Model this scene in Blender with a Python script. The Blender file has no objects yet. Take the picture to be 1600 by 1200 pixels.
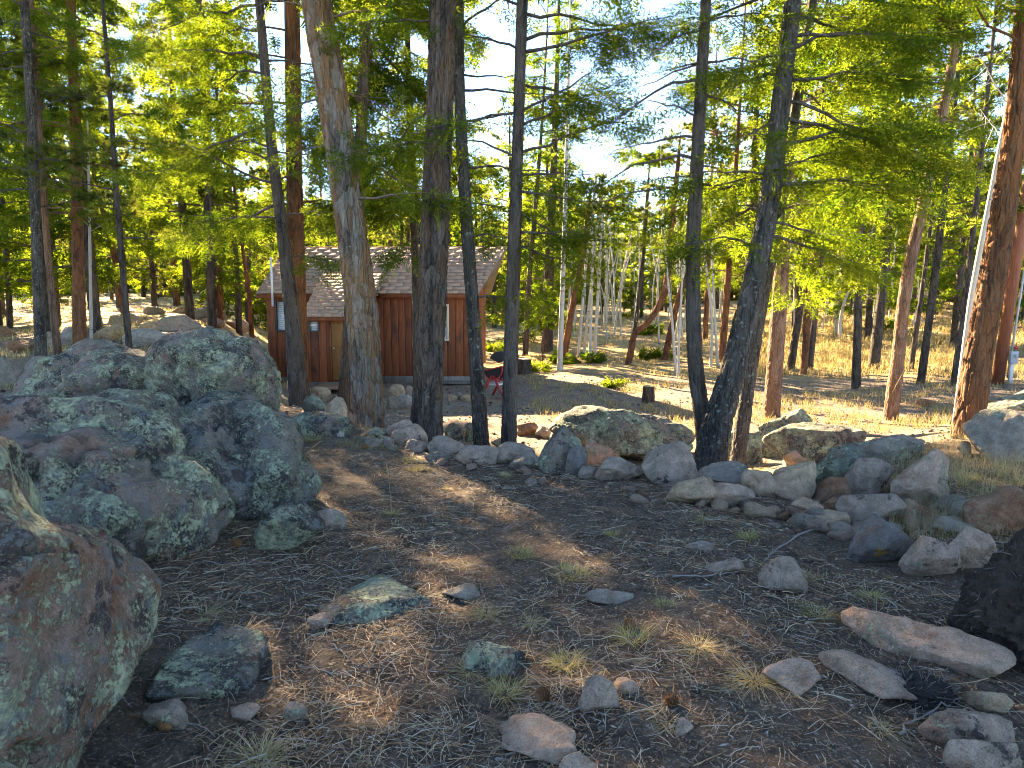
import bpy, bmesh, math, random
import numpy as np
from mathutils import Vector, Matrix

# ------------------------------------------------------------------ camera, sky, sun, exposure
sc = bpy.context.scene
COL = sc.collection
F = 1150.0                      # focal length in pixels of the 1600 px wide photograph
PITCH = math.atan(150.0 / F)
CAMZ = 1.6
cam = bpy.data.cameras.new('camera')
cam.sensor_width = 36.0
cam.lens = 36.0 * F / 1600.0
cam.clip_start = 0.05
cam.clip_end = 3000
camo = bpy.data.objects.new('camera', cam)
COL.objects.link(camo)
camo.location = (0, 0, CAMZ)
camo.rotation_euler = (math.pi / 2 - PITCH, 0, 0)
sc.camera = camo

SUN_AZ = math.radians(-30)      # left of the view direction (+Y)
SUN_EL = math.radians(23.5)
world = bpy.data.worlds.new('World')
sc.world = world
world.use_nodes = True
wn = world.node_tree.nodes
sky = wn.new('ShaderNodeTexSky')
sky.sky_type = 'NISHITA'
sky.sun_disc = False
sky.sun_elevation = SUN_EL
sky.sun_rotation = SUN_AZ
sky.altitude = 2800
sky.air_density = 1.0
sky.dust_density = 0.0
sky.ozone_density = 6.0
wn['Background'].inputs['Strength'].default_value = 0.075
world.node_tree.links.new(sky.outputs[0], wn['Background'].inputs['Color'])
sun = bpy.data.lights.new('sun', 'SUN')
sun.energy = 5.0
sun.angle = math.radians(0.55)
sun.color = (1.0, 0.90, 0.74)
suno = bpy.data.objects.new('sun', sun)
COL.objects.link(suno)
SUND = Vector((math.sin(SUN_AZ) * math.cos(SUN_EL), math.cos(SUN_AZ) * math.cos(SUN_EL), math.sin(SUN_EL)))
suno.rotation_euler = SUND.to_track_quat('Z', 'Y').to_euler()
suno.location = (-20, 30, 25)
sc.view_settings.view_transform = 'Standard'
sc.view_settings.look = 'None'
sc.view_settings.exposure = 3.45
sc.view_settings.use_white_balance = True
sc.view_settings.white_balance_temperature = 9300
sc.view_settings.white_balance_tint = 14
sc.view_settings.gamma = 1.0
sc.render.engine = 'CYCLES'
sc.cycles.use_denoising = True
sc.cycles.max_bounces = 5
sc.cycles.diffuse_bounces = 3
sc.cycles.glossy_bounces = 2
sc.cycles.transmission_bounces = 4
sc.cycles.transparent_max_bounces = 4
sc.cycles.filter_width = 1.0
sc.cycles.use_adaptive_sampling = True
sc.cycles.adaptive_threshold = 0.025

# ------------------------------------------------------------------ small tools
def pdir(px, py):
    u, v = (px - 800) / F, (600 - py) / F
    return np.array([u, math.cos(PITCH) + v * math.sin(PITCH), -math.sin(PITCH) + v * math.cos(PITCH)])

def at(px, py, Y):
    d = pdir(px, py)
    return np.array([0, 0, CAMZ]) + d * (Y / d[1])

def pxm(Y):                      # metres per photo pixel at depth Y
    return Y / F

def sstep(a, b, x):
    t = np.clip((np.asarray(x, float) - a) / (b - a), 0, 1)
    return t * t * (3 - 2 * t)

def hash3(ix, iy, iz, seed):
    h = (ix * 374761393 + iy * 668265263 + iz * 2147483647 + seed * 1274126177) & 0xFFFFFFFF
    h = ((h ^ (h >> 13)) * 1274126177) & 0xFFFFFFFF
    h = (h ^ (h >> 16)) & 0xFFFFFFFF
    h = (h * 2246822519) & 0xFFFFFFFF
    h = h ^ (h >> 15)
    return (h & 0xFFFFFF) / float(0xFFFFFF) * 2 - 1

def vnoise(P, seed=0):
    P = np.asarray(P, float)
    i = np.floor(P).astype(np.int64)
    f = P - i
    f = f * f * f * (f * (f * 6 - 15) + 10)
    x, y, z = i[:, 0], i[:, 1], i[:, 2]
    def H(a, b, c): return hash3(x + a, y + b, z + c, seed)
    fx, fy, fz = f[:, 0], f[:, 1], f[:, 2]
    def L(a, b, t): return a + (b - a) * t
    return L(L(L(H(0,0,0), H(1,0,0), fx), L(H(0,1,0), H(1,1,0), fx), fy),
             L(L(H(0,0,1), H(1,0,1), fx), L(H(0,1,1), H(1,1,1), fx), fy), fz)

def fbm(P, octv=4, seed=0, gain=0.5, lac=2.03):
    P = np.asarray(P, float)
    a, s, n = 1.0, 0.0, 0.0
    for o in range(octv):
        s = s + a * vnoise(P * (lac ** o) + 17.3 * o, seed + o)
        n += a
        a *= gain
    return s / n

def mk_mesh(name, V, faces, tint=None, smooth=False):
    V = np.ascontiguousarray(V, dtype=np.float32).reshape(-1, 3)
    fl = [np.ascontiguousarray(f, dtype=np.int32) for f in faces if len(f)]
    me = bpy.data.meshes.new(name)
    me.vertices.add(len(V))
    me.vertices.foreach_set('co', V.ravel())
    nl = sum(f.size for f in fl)
    npoly = sum(len(f) for f in fl)
    me.loops.add(nl)
    me.loops.foreach_set('vertex_index', np.concatenate([f.ravel() for f in fl]))
    me.polygons.add(npoly)
    starts, s = [], 0
    for f in fl:
        k = f.shape[1]
        starts.append(s + np.arange(len(f)) * k)
        s += f.size
    me.polygons.foreach_set('loop_start', np.concatenate(starts).astype(np.int32))
    if smooth:
        me.polygons.foreach_set('use_smooth', np.ones(npoly, dtype=bool))
    if tint is not None:
        a = me.attributes.new('tint', 'FLOAT', 'POINT')
        a.data.foreach_set('value', np.ascontiguousarray(tint, dtype=np.float32))
    me.update(calc_edges=True)
    return me

def tag(o, label=None, cat=None, group=None, kind=None):
    if label: o['label'] = label
    if cat: o['category'] = cat
    if group: o['group'] = group
    if kind: o['kind'] = kind
    return o

def link(name, me, mat=None, parent=None, loc=None, rot=None):
    o = bpy.data.objects.new(name, me)
    COL.objects.link(o)
    if mat is not None and me is not None and not me.materials:
        me.materials.append(mat)
    if parent is not None: o.parent = parent
    if loc is not None: o.location = loc
    if rot is not None: o.rotation_euler = rot
    return o

def empty(name, loc=(0, 0, 0), rz=0.0):
    o = bpy.data.objects.new(name, None)
    COL.objects.link(o)
    o.location = loc
    o.rotation_euler = (0, 0, rz)
    o.empty_display_size = 0.2
    return o

def copy_tree(root, loc, rz, scale):
    r = root.copy(); COL.objects.link(r)
    r.location = loc; r.rotation_euler = (0, 0, rz); r.scale = scale
    for ch in list(root.children):
        c = ch.copy(); COL.objects.link(c); c.parent = r
    return r

class MB:
    """collects boxes and tubes into one mesh"""
    def __init__(s): s.V = []; s.Q = []; s.T = []; s.n = 0
    def add(s, V, Q=None, T=None):
        V = np.asarray(V, float)
        if Q is not None and len(Q): s.Q.append(np.asarray(Q) + s.n)
        if T is not None and len(T): s.T.append(np.asarray(T) + s.n)
        s.V.append(V); s.n += len(V)
    def box(s, a, b, jit=0.0, M=None):
        a, b = np.array(a, float), np.array(b, float)
        V = np.array([[x, y, z] for z in (0, 1) for y in (0, 1) for x in (0, 1)], float)
        V = a + V * (b - a)
        if jit: V += np.random.default_rng(s.n + 7).uniform(-jit, jit, V.shape)
        if M is not None: V = np.array([M @ Vector(v) for v in V])
        s.add(V, [[0,2,3,1],[4,5,7,6],[0,1,5,4],[2,6,7,3],[0,4,6,2],[1,3,7,5]])
    def tube(s, P, R, sides=8, cap=True):
        V, Q, T = tube(P, R, sides, cap)
        s.add(V, Q, T)
    def build(s, name, mat, parent=None, smooth=False, bevel=0.0, **k):
        me = mk_mesh(name, np.concatenate(s.V), [np.concatenate(x) for x in (s.Q, s.T) if x], smooth=smooth)
        o = link(name, me, mat, parent, **k)
        if bevel:
            m = o.modifiers.new('bevel', 'BEVEL'); m.width = bevel; m.segments = 2; m.limit_method = 'ANGLE'
        return o

def frames(P):
    P = np.asarray(P, float)
    T = np.gradient(P, axis=0)
    T /= np.linalg.norm(T, axis=1)[:, None] + 1e-9
    ref = np.array([1.0, 0, 0]) if abs(T[0, 0]) < 0.8 else np.array([0, 1.0, 0])
    N = np.cross(np.cross(T, ref), T)
    N /= np.linalg.norm(N, axis=1)[:, None] + 1e-9
    return T, N, np.cross(T, N)

def tube(P, R, sides=6, cap=False):
    P = np.asarray(P, float); R = np.broadcast_to(np.asarray(R, float), (len(P),))
    T, N, B = frames(P)
    a = np.arange(sides) * 2 * math.pi / sides
    V = P[:, None, :] + R[:, None, None] * (N[:, None, :] * np.cos(a)[None, :, None] + B[:, None, :] * np.sin(a)[None, :, None])
    n = len(P)
    i, j = np.meshgrid(np.arange(n - 1), np.arange(sides), indexing='ij')
    j2 = (j + 1) % sides
    Q = np.stack([i * sides + j, i * sides + j2, (i + 1) * sides + j2, (i + 1) * sides + j], -1).reshape(-1, 4)
    V = V.reshape(-1, 3)
    Tr = []
    if cap:
        V = np.vstack([V, P[0], P[-1]])
        c0, c1 = n * sides, n * sides + 1
        for k in range(sides):
            k2 = (k + 1) % sides
            Tr += [[c0, k2, k], [c1, (n - 1) * sides + k, (n - 1) * sides + k2]]
    return V, Q, np.array(Tr, dtype=int).reshape(-1, 3)

def spline(P, n):
    """Catmull-Rom resample of rows (any width)"""
    P = np.asarray(P, float)
    if len(P) == 2:
        t = np.linspace(0, 1, n)[:, None]
        return P[0] * (1 - t) + P[1] * t
    E = np.vstack([2 * P[0] - P[1], P, 2 * P[-1] - P[-2]])
    seg = np.linalg.norm(np.diff(P[:, :3], axis=0), axis=1)
    c = np.concatenate([[0], np.cumsum(seg)])
    out = []
    for s in np.linspace(0, c[-1], n):
        k = min(max(np.searchsorted(c, s, side='right') - 1, 0), len(P) - 2)
        t = (s - c[k]) / max(seg[k], 1e-9)
        p0, p1, p2, p3 = E[k], E[k + 1], E[k + 2], E[k + 3]
        out.append(0.5 * ((2 * p1) + (-p0 + p2) * t + (2 * p0 - 5 * p1 + 4 * p2 - p3) * t * t + (-p0 + 3 * p1 - 3 * p2 + p3) * t ** 3))
    return np.array(out)

# ------------------------------------------------------------------ terrain heights
WX = np.array([-40, -9, -6, -2.9, -1.5, 0.2, 1.0, 1.8, 2.7, 4.2, 8, 40], float)
WY = np.array([30, 14, 12, 9.6, 7.9, 6.75, 6.3, 6.0, 5.9, 7.4, 9.5, 25], float)

def hgt(x, y, fine=True):
    x = np.asarray(x, float); y = np.asarray(y, float)
    W = np.interp(x, WX, WY)
    t = y - W
    s = x / np.maximum(y, 4.0)
    lowc = -1.42 + 0.25 * sstep(0.45, 0.75, s) * sstep(4, 12, y)
    low = lowc * (0.42 * sstep(-0.1, 0.7, t) + 0.58 * sstep(0.3, 6.0, t))
    lm = sstep(-0.30, -0.43, s) * sstep(5, 9, y)
    left = 0.05 + 0.011 * np.clip(y, 0, 60) - 0.25 * sstep(-0.5, -0.75, s)
    z = low * (1 - lm) + left * lm
    far = np.clip(y - 30, 0, 150)
    z = z + 0.021 * far + 0.036 * far * sstep(0.18, 0.62, s) - 0.012 * far * sstep(-0.3, -0.5, s)
    z = z + 0.10 * sstep(2.6, 4.6, x) * sstep(9, 5, y) + 0.12 * sstep(-0.9, -2.4, x) * sstep(12, 6, y)
    P = np.stack([x.ravel(), y.ravel(), np.zeros(x.size)], -1)
    n = fbm(P * 0.35, 3, 5).reshape(x.shape)
    z = z + n * (0.05 + 0.10 * sstep(10, 40, y))
    if fine:
        n2 = fbm(P * 2.6, 3, 9).reshape(x.shape)
        z = z + n2 * 0.035
    return z

def hz(x, y): return float(hgt(np.array([x]), np.array([y]))[0])

def ground(px, py, lo=1.2, hi=140):
    d = pdir(px, py)
    Y = np.geomspace(lo, hi, 1500)
    k = Y / d[1]
    X = d[0] * k; Z = CAMZ + d[2] * k
    g = hgt(X, Y)
    below = np.nonzero(Z < g)[0]
    i = below[0] if len(below) else len(Y) - 1
    return np.array([X[i], Y[i], g[i]])

# ------------------------------------------------------------------ materials
def new_mat(name):
    m = bpy.data.materials.new(name); m.use_nodes = True
    nt = m.node_tree; b = nt.nodes['Principled BSDF']
    return m, nt, b

class NT:
    def __init__(s, nt): s.nt = nt
    def n(s, t, **k):
        o = s.nt.nodes.new(t)
        for a, v in k.items(): setattr(o, a, v)
        return o
    def l(s, a, b): s.nt.links.new(a, b)
    def coords(s, scale=(1, 1, 1), rand=True, kind='Object'):
        tc = s.n('ShaderNodeTexCoord')
        out = tc.outputs[kind]
        if rand:
            oi = s.n('ShaderNodeObjectInfo')
            m = s.n('ShaderNodeMath', operation='MULTIPLY'); m.inputs[1].default_value = 37.0
            s.l(oi.outputs['Random'], m.inputs[0])
            v = s.n('ShaderNodeVectorMath', operation='ADD')
            s.l(out, v.inputs[0]); s.l(m.outputs[0], v.inputs[1]); out = v.outputs[0]
        if scale != (1, 1, 1):
            mp = s.n('ShaderNodeVectorMath', operation='MULTIPLY'); mp.inputs[1].default_value = scale
            s.l(out, mp.inputs[0]); out = mp.outputs[0]
        return out
    def noise(s, co, scale, detail=4, rough=0.55, dist=0.0):
        o = s.n('ShaderNodeTexNoise'); o.inputs['Scale'].default_value = scale
        o.inputs['Detail'].default_value = detail; o.inputs['Roughness'].default_value = rough
        o.inputs['Distortion'].default_value = dist
        if co is not None: s.l(co, o.inputs['Vector'])
        return o.outputs['Fac']
    def voro(s, co, scale, feature='F1', rnd=1.0):
        o = s.n('ShaderNodeTexVoronoi', feature=feature); o.inputs['Scale'].default_value = scale
        o.inputs['Randomness'].default_value = rnd
        s.l(co, o.inputs['Vector'])
        return o
    def ramp(s, fac, stops):
        o = s.n('ShaderNodeValToRGB'); cr = o.color_ramp
        while len(cr.elements) < len(stops): cr.elements.new(0.5)
        for e, (p, c) in zip(cr.elements, stops):
            e.position = p
            e.color = (c, c, c, 1) if np.isscalar(c) else (*c, 1)
        s.l(fac, o.inputs[0])
        return o.outputs[0]
    def mix(s, fac, a, b, mode='MIX'):
        o = s.n('ShaderNodeMix', data_type='RGBA', blend_type=mode)
        for ii, (val, sock) in enumerate(((fac, o.inputs[0]), (a, o.inputs[6]), (b, o.inputs[7]))):
            if isinstance(val, (tuple, list)): sock.default_value = (*val, 1)
            elif isinstance(val, (int, float)): sock.default_value = val if ii == 0 else (val, val, val, 1)
            else: s.l(val, sock)
        return o.outputs[2]
    def math(s, op, a, b=None):
        o = s.n('ShaderNodeMath', operation=op)
        for i, v in enumerate((a, b)):
            if v is None: continue
            if isinstance(v, (int, float)): o.inputs[i].default_value = v
            else: s.l(v, o.inputs[i])
        return o.outputs[0]
    def bump(s, h, strength, dist, normal=None):
        o = s.n('ShaderNodeBump'); o.inputs['Strength'].default_value = strength; o.inputs['Distance'].default_value = dist
        s.l(h, o.inputs['Height'])
        if normal is not None: s.l(normal, o.inputs['Normal'])
        return o.outputs[0]
    def attr(s, name='tint'):
        o = s.n('ShaderNodeAttribute', attribute_name=name)
        return o.outputs['Fac']

def rock_mat(name, c1, c2, rust, lich, dark, lichcol=(0.38, 0.41, 0.26), yellow=0.0, sc_=1.0):
    m, nt, b = new_mat(name); N = NT(nt)
    co = N.coords()
    big = N.noise(co, 2.2 * sc_, 6, 0.6)
    col = N.mix(N.ramp(big, [(0.38, 0.0), (0.62, 1.0)]), c1, c2)
    n2 = N.noise(co, 5.0 * sc_, 8, 0.72, 0.15)
    col = N.mix(N.ramp(n2, [(0.62 - 0.25 * rust, 0.0), (0.80 - 0.25 * rust, 1.0)]), col, (0.26, 0.10, 0.045))
    sp = N.noise(co, 150, 3, 0.8)
    col = N.mix(N.ramp(sp, [(0.35, 0.55), (0.5, 0.0)]), col, (0.07, 0.06, 0.06))
    col = N.mix(N.ramp(sp, [(0.55, 0.0), (0.72, 0.5)]), col, (0.52, 0.45, 0.40))
    mot = N.noise(co, 13, 6, 0.7)
    col = N.mix(1.0, col, N.ramp(mot, [(0.30, 0.62), (0.70, 1.35)]), 'MULTIPLY')
    # black crust
    dk = N.noise(co, 3.6 * sc_, 10, 0.78, 0.1)
    dm = N.ramp(dk, [(0.66 - 0.2 * dark, 0.0), (0.70 - 0.2 * dark, 1.0)])
    col = N.mix(N.math('MULTIPLY', dm, 0.85), col, (0.035, 0.034, 0.036))
    # crusty pale lichen: large zones broken into small round scales
    zone = N.noise(co, 2.6 * sc_, 6, 0.65, 0.15)
    fine = N.noise(co, 62, 7, 0.85, 0.2)
    mid = N.noise(co, 15, 6, 0.75, 0.1)
    v = N.voro(co, 55).outputs['Distance']
    mask = N.math('ADD', N.math('MULTIPLY', zone, 0.8), N.math('MULTIPLY', fine, 0.75))
    mask = N.math('ADD', mask, N.math('MULTIPLY', mid, 0.5))
    mask = N.math('SUBTRACT', mask, N.math('MULTIPLY', v, 0.12))
    t = (1.115 - 0.12 * lich)
    mask = N.math('MULTIPLY', mask, 0.5); t *= 0.5
    lm = N.ramp(mask, [(t, 0.0), (t + 0.015, 1.0)])
    lc = N.mix(N.ramp(N.noise(co, 17, 6, 0.75), [(0.35, 0.0), (0.65, 1.0)]), tuple(x * 0.5 for x in lichcol), tuple(min(x * 1.5, 0.7) for x in lichcol))
    col = N.mix(N.math('MULTIPLY', lm, 0.9 if lich > 0 else 0.0), col, lc)
    # grey flat lichen
    g2 = N.ramp(N.noise(co, 9.5 * sc_, 9, 0.78, 0.1), [(0.60 - 0.05 * lich, 0.0), (0.63 - 0.05 * lich, 0.7 * min(1, lich * 1.2))])
    col = N.mix(g2, col, (0.19, 0.205, 0.195))
    if yellow > 0:
        ym = N.ramp(N.noise(co, 6.0, 6, 0.6), [(0.80 - 0.2 * yellow, 0.0), (0.83 - 0.2 * yellow, 1.0)])
        col = N.mix(ym, col, (0.42, 0.24, 0.03))
    N.l(col, b.inputs['Base Color'])
    b.inputs['Roughness'].default_value = 0.88
    b.inputs['Specular IOR Level'].default_value = 0.25
    h = N.math('ADD', N.math('MULTIPLY', N.noise(co, 22, 8, 0.7), 1.0), N.math('MULTIPLY', lm, 0.22))
    h = N.math('ADD', h, N.math('MULTIPLY', sp, 0.18))
    N.l(N.bump(h, 1.0, 0.045), b.inputs['Normal'])
    return m

M = {}
M['boulder'] = rock_mat('lichen_boulder_rock', (0.22, 0.19, 0.155), (0.33, 0.21, 0.155), 0.40, 1.25, 0.82, yellow=0.25)
M['boulder_red'] = rock_mat('pink_boulder_rock', (0.37, 0.20, 0.135), (0.30, 0.22, 0.175), 0.7, 1.15, 0.65, yellow=0.35)
M['green'] = rock_mat('green_lichen_rock', (0.17, 0.16, 0.135), (0.25, 0.195, 0.15), 0.2, 1.25, 0.86, (0.34, 0.39, 0.255))
M['pink'] = rock_mat('pink_granite', (0.54, 0.35, 0.245), (0.46, 0.33, 0.245), 0.30, 0.28, 0.30)
M['purple'] = rock_mat('mauve_granite', (0.45, 0.32, 0.24), (0.36, 0.28, 0.215), 0.25, 0.40, 0.35)
M['tan'] = rock_mat('tan_granite', (0.54, 0.38, 0.235), (0.48, 0.32, 0.205), 0.35, 0.22, 0.25)
M['rust'] = rock_mat('rusty_granite', (0.40, 0.19, 0.09), (0.32, 0.20, 0.13), 0.75, 0.25, 0.18)
M['grey'] = rock_mat('grey_granite', (0.28, 0.24, 0.19), (0.33, 0.265, 0.205), 0.15, 0.60, 0.30)
M['yellow'] = rock_mat('grey_rock_with_yellow_lichen', (0.17, 0.16, 0.15), (0.21, 0.19, 0.165), 0.2, 0.3, 0.3, yellow=0.85)
M['pale'] = rock_mat('pale_granite', (0.42, 0.385, 0.34), (0.36, 0.31, 0.265), 0.1, 0.2, 0.1)

def ground_mat():
    m, nt, b = new_mat('forest_floor'); N = NT(nt)
    tc = N.n('ShaderNodeTexCoord'); co = tc.outputs['Object']
    sep = N.n('ShaderNodeSeparateXYZ'); N.l(co, sep.inputs[0])
    n1 = N.noise(co, 0.8, 8, 0.65)
    n2 = N.noise(co, 9, 9, 0.75)
    n3 = N.noise(co, 60, 5, 0.8)
    near = N.mix(N.ramp(n2, [(0.35, 0.0), (0.65, 1.0)]), (0.045, 0.034, 0.026), (0.20, 0.145, 0.105))
    near = N.mix(N.ramp(N.noise(co, 3.2, 6, 0.7), [(0.52, 0.0), (0.66, 0.8)]), near, (0.20, 0.11, 0.065))
    near = N.mix(N.ramp(n3, [(0.55, 0.0), (0.62, 0.9)]), near, (0.42, 0.34, 0.26))
    near = N.mix(N.ramp(N.noise(co, 170, 4, 0.85), [(0.60, 0.0), (0.66, 0.8)]), near, (0.48, 0.43, 0.37))
    yard = N.mix(N.ramp(n2, [(0.35, 0.0), (0.65, 1.0)]), (0.15, 0.115, 0.092), (0.30, 0.235, 0.185))
    yard = N.mix(N.ramp(n3, [(0.56, 0.0), (0.70, 0.8)]), yard, (0.42, 0.32, 0.22))
    yard = N.mix(N.ramp(n1, [(0.5, 0.0), (0.66, 0.7)]), yard, (0.36, 0.26, 0.15))
    grass = N.mix(N.ramp(n2, [(0.3, 0.0), (0.7, 1.0)]), (0.28, 0.20, 0.10), (0.52, 0.39, 0.19))
    grass = N.mix(N.ramp(N.noise(co, 0.35, 7, 0.7), [(0.5, 0.0), (0.6, 0.8)]), grass, (0.17, 0.12, 0.085))
    y = N.math('ADD', sep.outputs['Y'], N.math('MULTIPLY', n1, 3.0))
    def band(a, c):
        o = N.n('ShaderNodeMapRange'); o.interpolation_type = 'SMOOTHSTEP'
        o.inputs['From Min'].default_value = a; o.inputs['From Max'].default_value = c
        N.l(y, o.inputs['Value']); return o.outputs[0]
    col = N.mix(band(8.0, 11.5), near, yard)
    yg = N.ramp(N.math('ADD', N.math('MULTIPLY', band(17, 40), 0.8), N.math('MULTIPLY', n1, 0.5)), [(0.45, 0.0), (0.65, 1.0)])
    col = N.mix(yg, col, grass)
    N.l(col, b.inputs['Base Color'])
    b.inputs['Roughness'].default_value = 0.95
    b.inputs['Specular IOR Level'].default_value = 0.1
    h = N.math('ADD', N.math('MULTIPLY', n2, 1.0), N.math('MULTIPLY', n3, 0.5))
    h = N.math('ADD', h, N.math('MULTIPLY', N.noise(co, 200, 3, 0.8), 0.2))
    N.l(N.bump(h, 0.9, 0.05), b.inputs['Normal'])
    return m
M['ground'] = ground_mat()

def bark_mat(name, c_dark, c_mid, c_hi, plates=0.5, hi_amt=0.5, fz=0.22, lichen=0.0, vs=26):
    m, nt, b = new_mat(name); N = NT(nt)
    co = N.coords((1, 1, fz))
    n = N.noise(co, 9, 9, 0.75, 0.5)
    big = N.noise(co, 3.2, 5, 0.6, 0.5)
    fine = N.noise(co, 75, 6, 0.75)
    col = N.mix(N.ramp(n, [(0.42, 0.0), (0.56, 1.0)]), c_dark, c_mid)
    hm = N.math('MULTIPLY', N.ramp(big, [(0.62 - 0.3 * hi_amt, 0.0), (0.76 - 0.3 * hi_amt, 1.0)]), N.ramp(n, [(0.35, 0.25), (0.55, 1.0)]))
    col = N.mix(hm, col, c_hi)
    pl = N.attr()
    col = N.mix(N.ramp(pl, [(0.60, 0.0), (0.66, 0.5)]), col, c_hi)
    col = N.mix(N.ramp(pl, [(0.22, 0.45), (0.30, 0.0)]), col, tuple(min(1, x * 1.7) for x in c_mid))
    col = N.mix(N.ramp(fine, [(0.55, 0.0), (0.75, 0.5)]), col, tuple(min(1, x * 1.9 + 0.05) for x in c_mid))
    if lichen:
        co2 = N.coords()
        lm = N.ramp(N.noise(co2, 16, 6, 0.7), [(0.68 - 0.12 * lichen, 0.0), (0.71 - 0.12 * lichen, 0.8)])
        col = N.mix(lm, col, (0.30, 0.33, 0.27))
    N.l(col, b.inputs['Base Color'])
    b.inputs['Roughness'].default_value = 0.92
    b.inputs['Specular IOR Level'].default_value = 0.15
    v = N.voro(co, vs, 'DISTANCE_TO_EDGE').outputs['Distance']
    h = N.math('ADD', N.math('MULTIPLY', N.ramp(v, [(0.0, 0.0), (0.25, 1.0)]), 0.6 * plates), n)
    h = N.math('ADD', h, N.math('MULTIPLY', fine, 0.4))
    N.l(N.bump(h, 1.0, 0.06), b.inputs['Normal'])
    return m
M['bark_fir'] = bark_mat('dark_fir_bark', (0.040, 0.034, 0.030), (0.115, 0.095, 0.080), (0.15, 0.115, 0.088), 0.6, 0.3)
M['bark_big'] = bark_mat('plated_grey_orange_bark', (0.085, 0.068, 0.056), (0.235, 0.20, 0.165), (0.33, 0.175, 0.08), 1.0, 0.72, 0.16, 0.35, 20)
M['bark_ridge'] = bark_mat('ridged_dark_bark', (0.045, 0.037, 0.033), (0.135, 0.105, 0.085), (0.20, 0.12, 0.075), 1.0, 0.35, 0.16, 0.15, 24)
M['bark_lichen'] = bark_mat('dark_bark_with_lichen', (0.04, 0.037, 0.034), (0.115, 0.10, 0.086), (0.14, 0.12, 0.09), 0.9, 0.3, 0.25, 0.75, 24)
M['bark_pond'] = bark_mat('orange_pine_bark', (0.05, 0.027, 0.018), (0.165, 0.082, 0.045), (0.32, 0.125, 0.05), 1.0, 0.65, 0.2, 0.1, 18)
M['bark_pink'] = bark_mat('pinkish_pine_bark', (0.10, 0.065, 0.05), (0.25, 0.155, 0.11), (0.34, 0.185, 0.11), 0.8, 0.6, 0.2)
M['bark_red'] = bark_mat('red_pine_bark', (0.085, 0.042, 0.028), (0.22, 0.10, 0.055), (0.30, 0.125, 0.06), 0.6, 0.6, 0.3)

def aspen_mat():
    m, nt, b = new_mat('white_aspen_bark'); N = NT(nt)
    co = N.coords((1, 1, 3.0))
    n = N.noise(co, 3.0, 6, 0.7)
    col = N.mix(N.noise(N.coords(), 6, 4), (0.36, 0.34, 0.29), (0.54, 0.52, 0.46))
    col = N.mix(N.ramp(n, [(0.62, 0.0), (0.66, 1.0)]), col, (0.05, 0.045, 0.04))
    N.l(col, b.inputs['Base Color']); b.inputs['Roughness'].default_value = 0.7
    return m
M['bark_aspen'] = aspen_mat()

def leaf_mat(name, c0, c1, t0, t1, trans=0.5):
    m, nt, b = new_mat(name); N = NT(nt)
    nt.nodes.remove(b)
    a = N.attr()
    oi = N.n('ShaderNodeObjectInfo')
    f = N.math('ADD', N.math('MULTIPLY', a, 0.75), N.math('MULTIPLY', oi.outputs['Random'], 0.25))
    d = N.n('ShaderNodeBsdfDiffuse'); t = N.n('ShaderNodeBsdfTranslucent')
    N.l(N.mix(f, c0, c1), d.inputs[0]); N.l(N.mix(f, t0, t1), t.inputs[0])
    mx = N.n('ShaderNodeMixShader'); mx.inputs[0].default_value = trans
    N.l(d.outputs[0], mx.inputs[1]); N.l(t.outputs[0], mx.inputs[2])
    N.l(mx.outputs[0], nt.nodes['Material Output'].inputs['Surface'])
    return m
M['fir'] = leaf_mat('fir_needles', (0.022, 0.055, 0.012), (0.085, 0.125, 0.022), (0.05, 0.14, 0.012), (0.40, 0.48, 0.04), 0.55)
M['pine'] = leaf_mat('pine_needles', (0.025, 0.050, 0.022), (0.08, 0.11, 0.035), (0.08, 0.14, 0.025), (0.44, 0.44, 0.06), 0.5)
M['straw'] = leaf_mat('dry_grass_blades', (0.36, 0.28, 0.13), (0.58, 0.48, 0.27), (0.36, 0.26, 0.09), (0.55, 0.42, 0.17), 0.35)
M['straw_green'] = leaf_mat('yellow_green_grass_blades', (0.30, 0.27, 0.09), (0.55, 0.47, 0.24), (0.30, 0.27, 0.08), (0.5, 0.42, 0.15), 0.35)

def litter_mat():
    m, nt, b = new_mat('needle_litter'); N = NT(nt)
    N.l(N.ramp(N.attr(), [(0.0, (0.06, 0.045, 0.036)), (0.35, (0.19, 0.12, 0.075)), (0.55, (0.30, 0.14, 0.065)),
                          (0.75, (0.40, 0.29, 0.17)), (0.9, (0.33, 0.30, 0.265)), (1.0, (0.46, 0.36, 0.22))]), b.inputs['Base Color'])
    b.inputs['Roughness'].default_value = 0.75
    b.inputs['Specular IOR Level'].default_value = 0.2
    return m
M['litter'] = litter_mat()

def wood_mat(name, c1, c2, c3, rough=0.75, fz=0.06, vary=0.3):
    m, nt, b = new_mat(name); N = NT(nt)
    co = N.coords((1, 1, fz))
    n = N.noise(co, 30, 6, 0.65, 0.4); k = N.noise(N.coords((1, 1, 0.4)), 3.5, 5, 0.65)
    col = N.mix(N.ramp(n, [(0.35, 0.0), (0.62, 1.0)]), c1, c2)
    col = N.mix(N.ramp(k, [(0.52, 0.0), (0.68, 0.9)]), col, c3)
    oi = N.n('ShaderNodeObjectInfo')
    hsv = N.n('ShaderNodeHueSaturation')
    mr = N.n('ShaderNodeMapRange'); mr.inputs['To Min'].default_value = 1 - vary; mr.inputs['To Max'].default_value = 1 + vary
    N.l(oi.outputs['Random'], mr.inputs[0]); N.l(mr.outputs[0], hsv.inputs['Value']); N.l(col, hsv.inputs['Color'])
    N.l(hsv.outputs[0], b.inputs['Base Color'])
    b.inputs['Roughness'].default_value = rough
    N.l(N.bump(n, 0.5, 0.01), b.inputs['Normal'])
    return m
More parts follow.
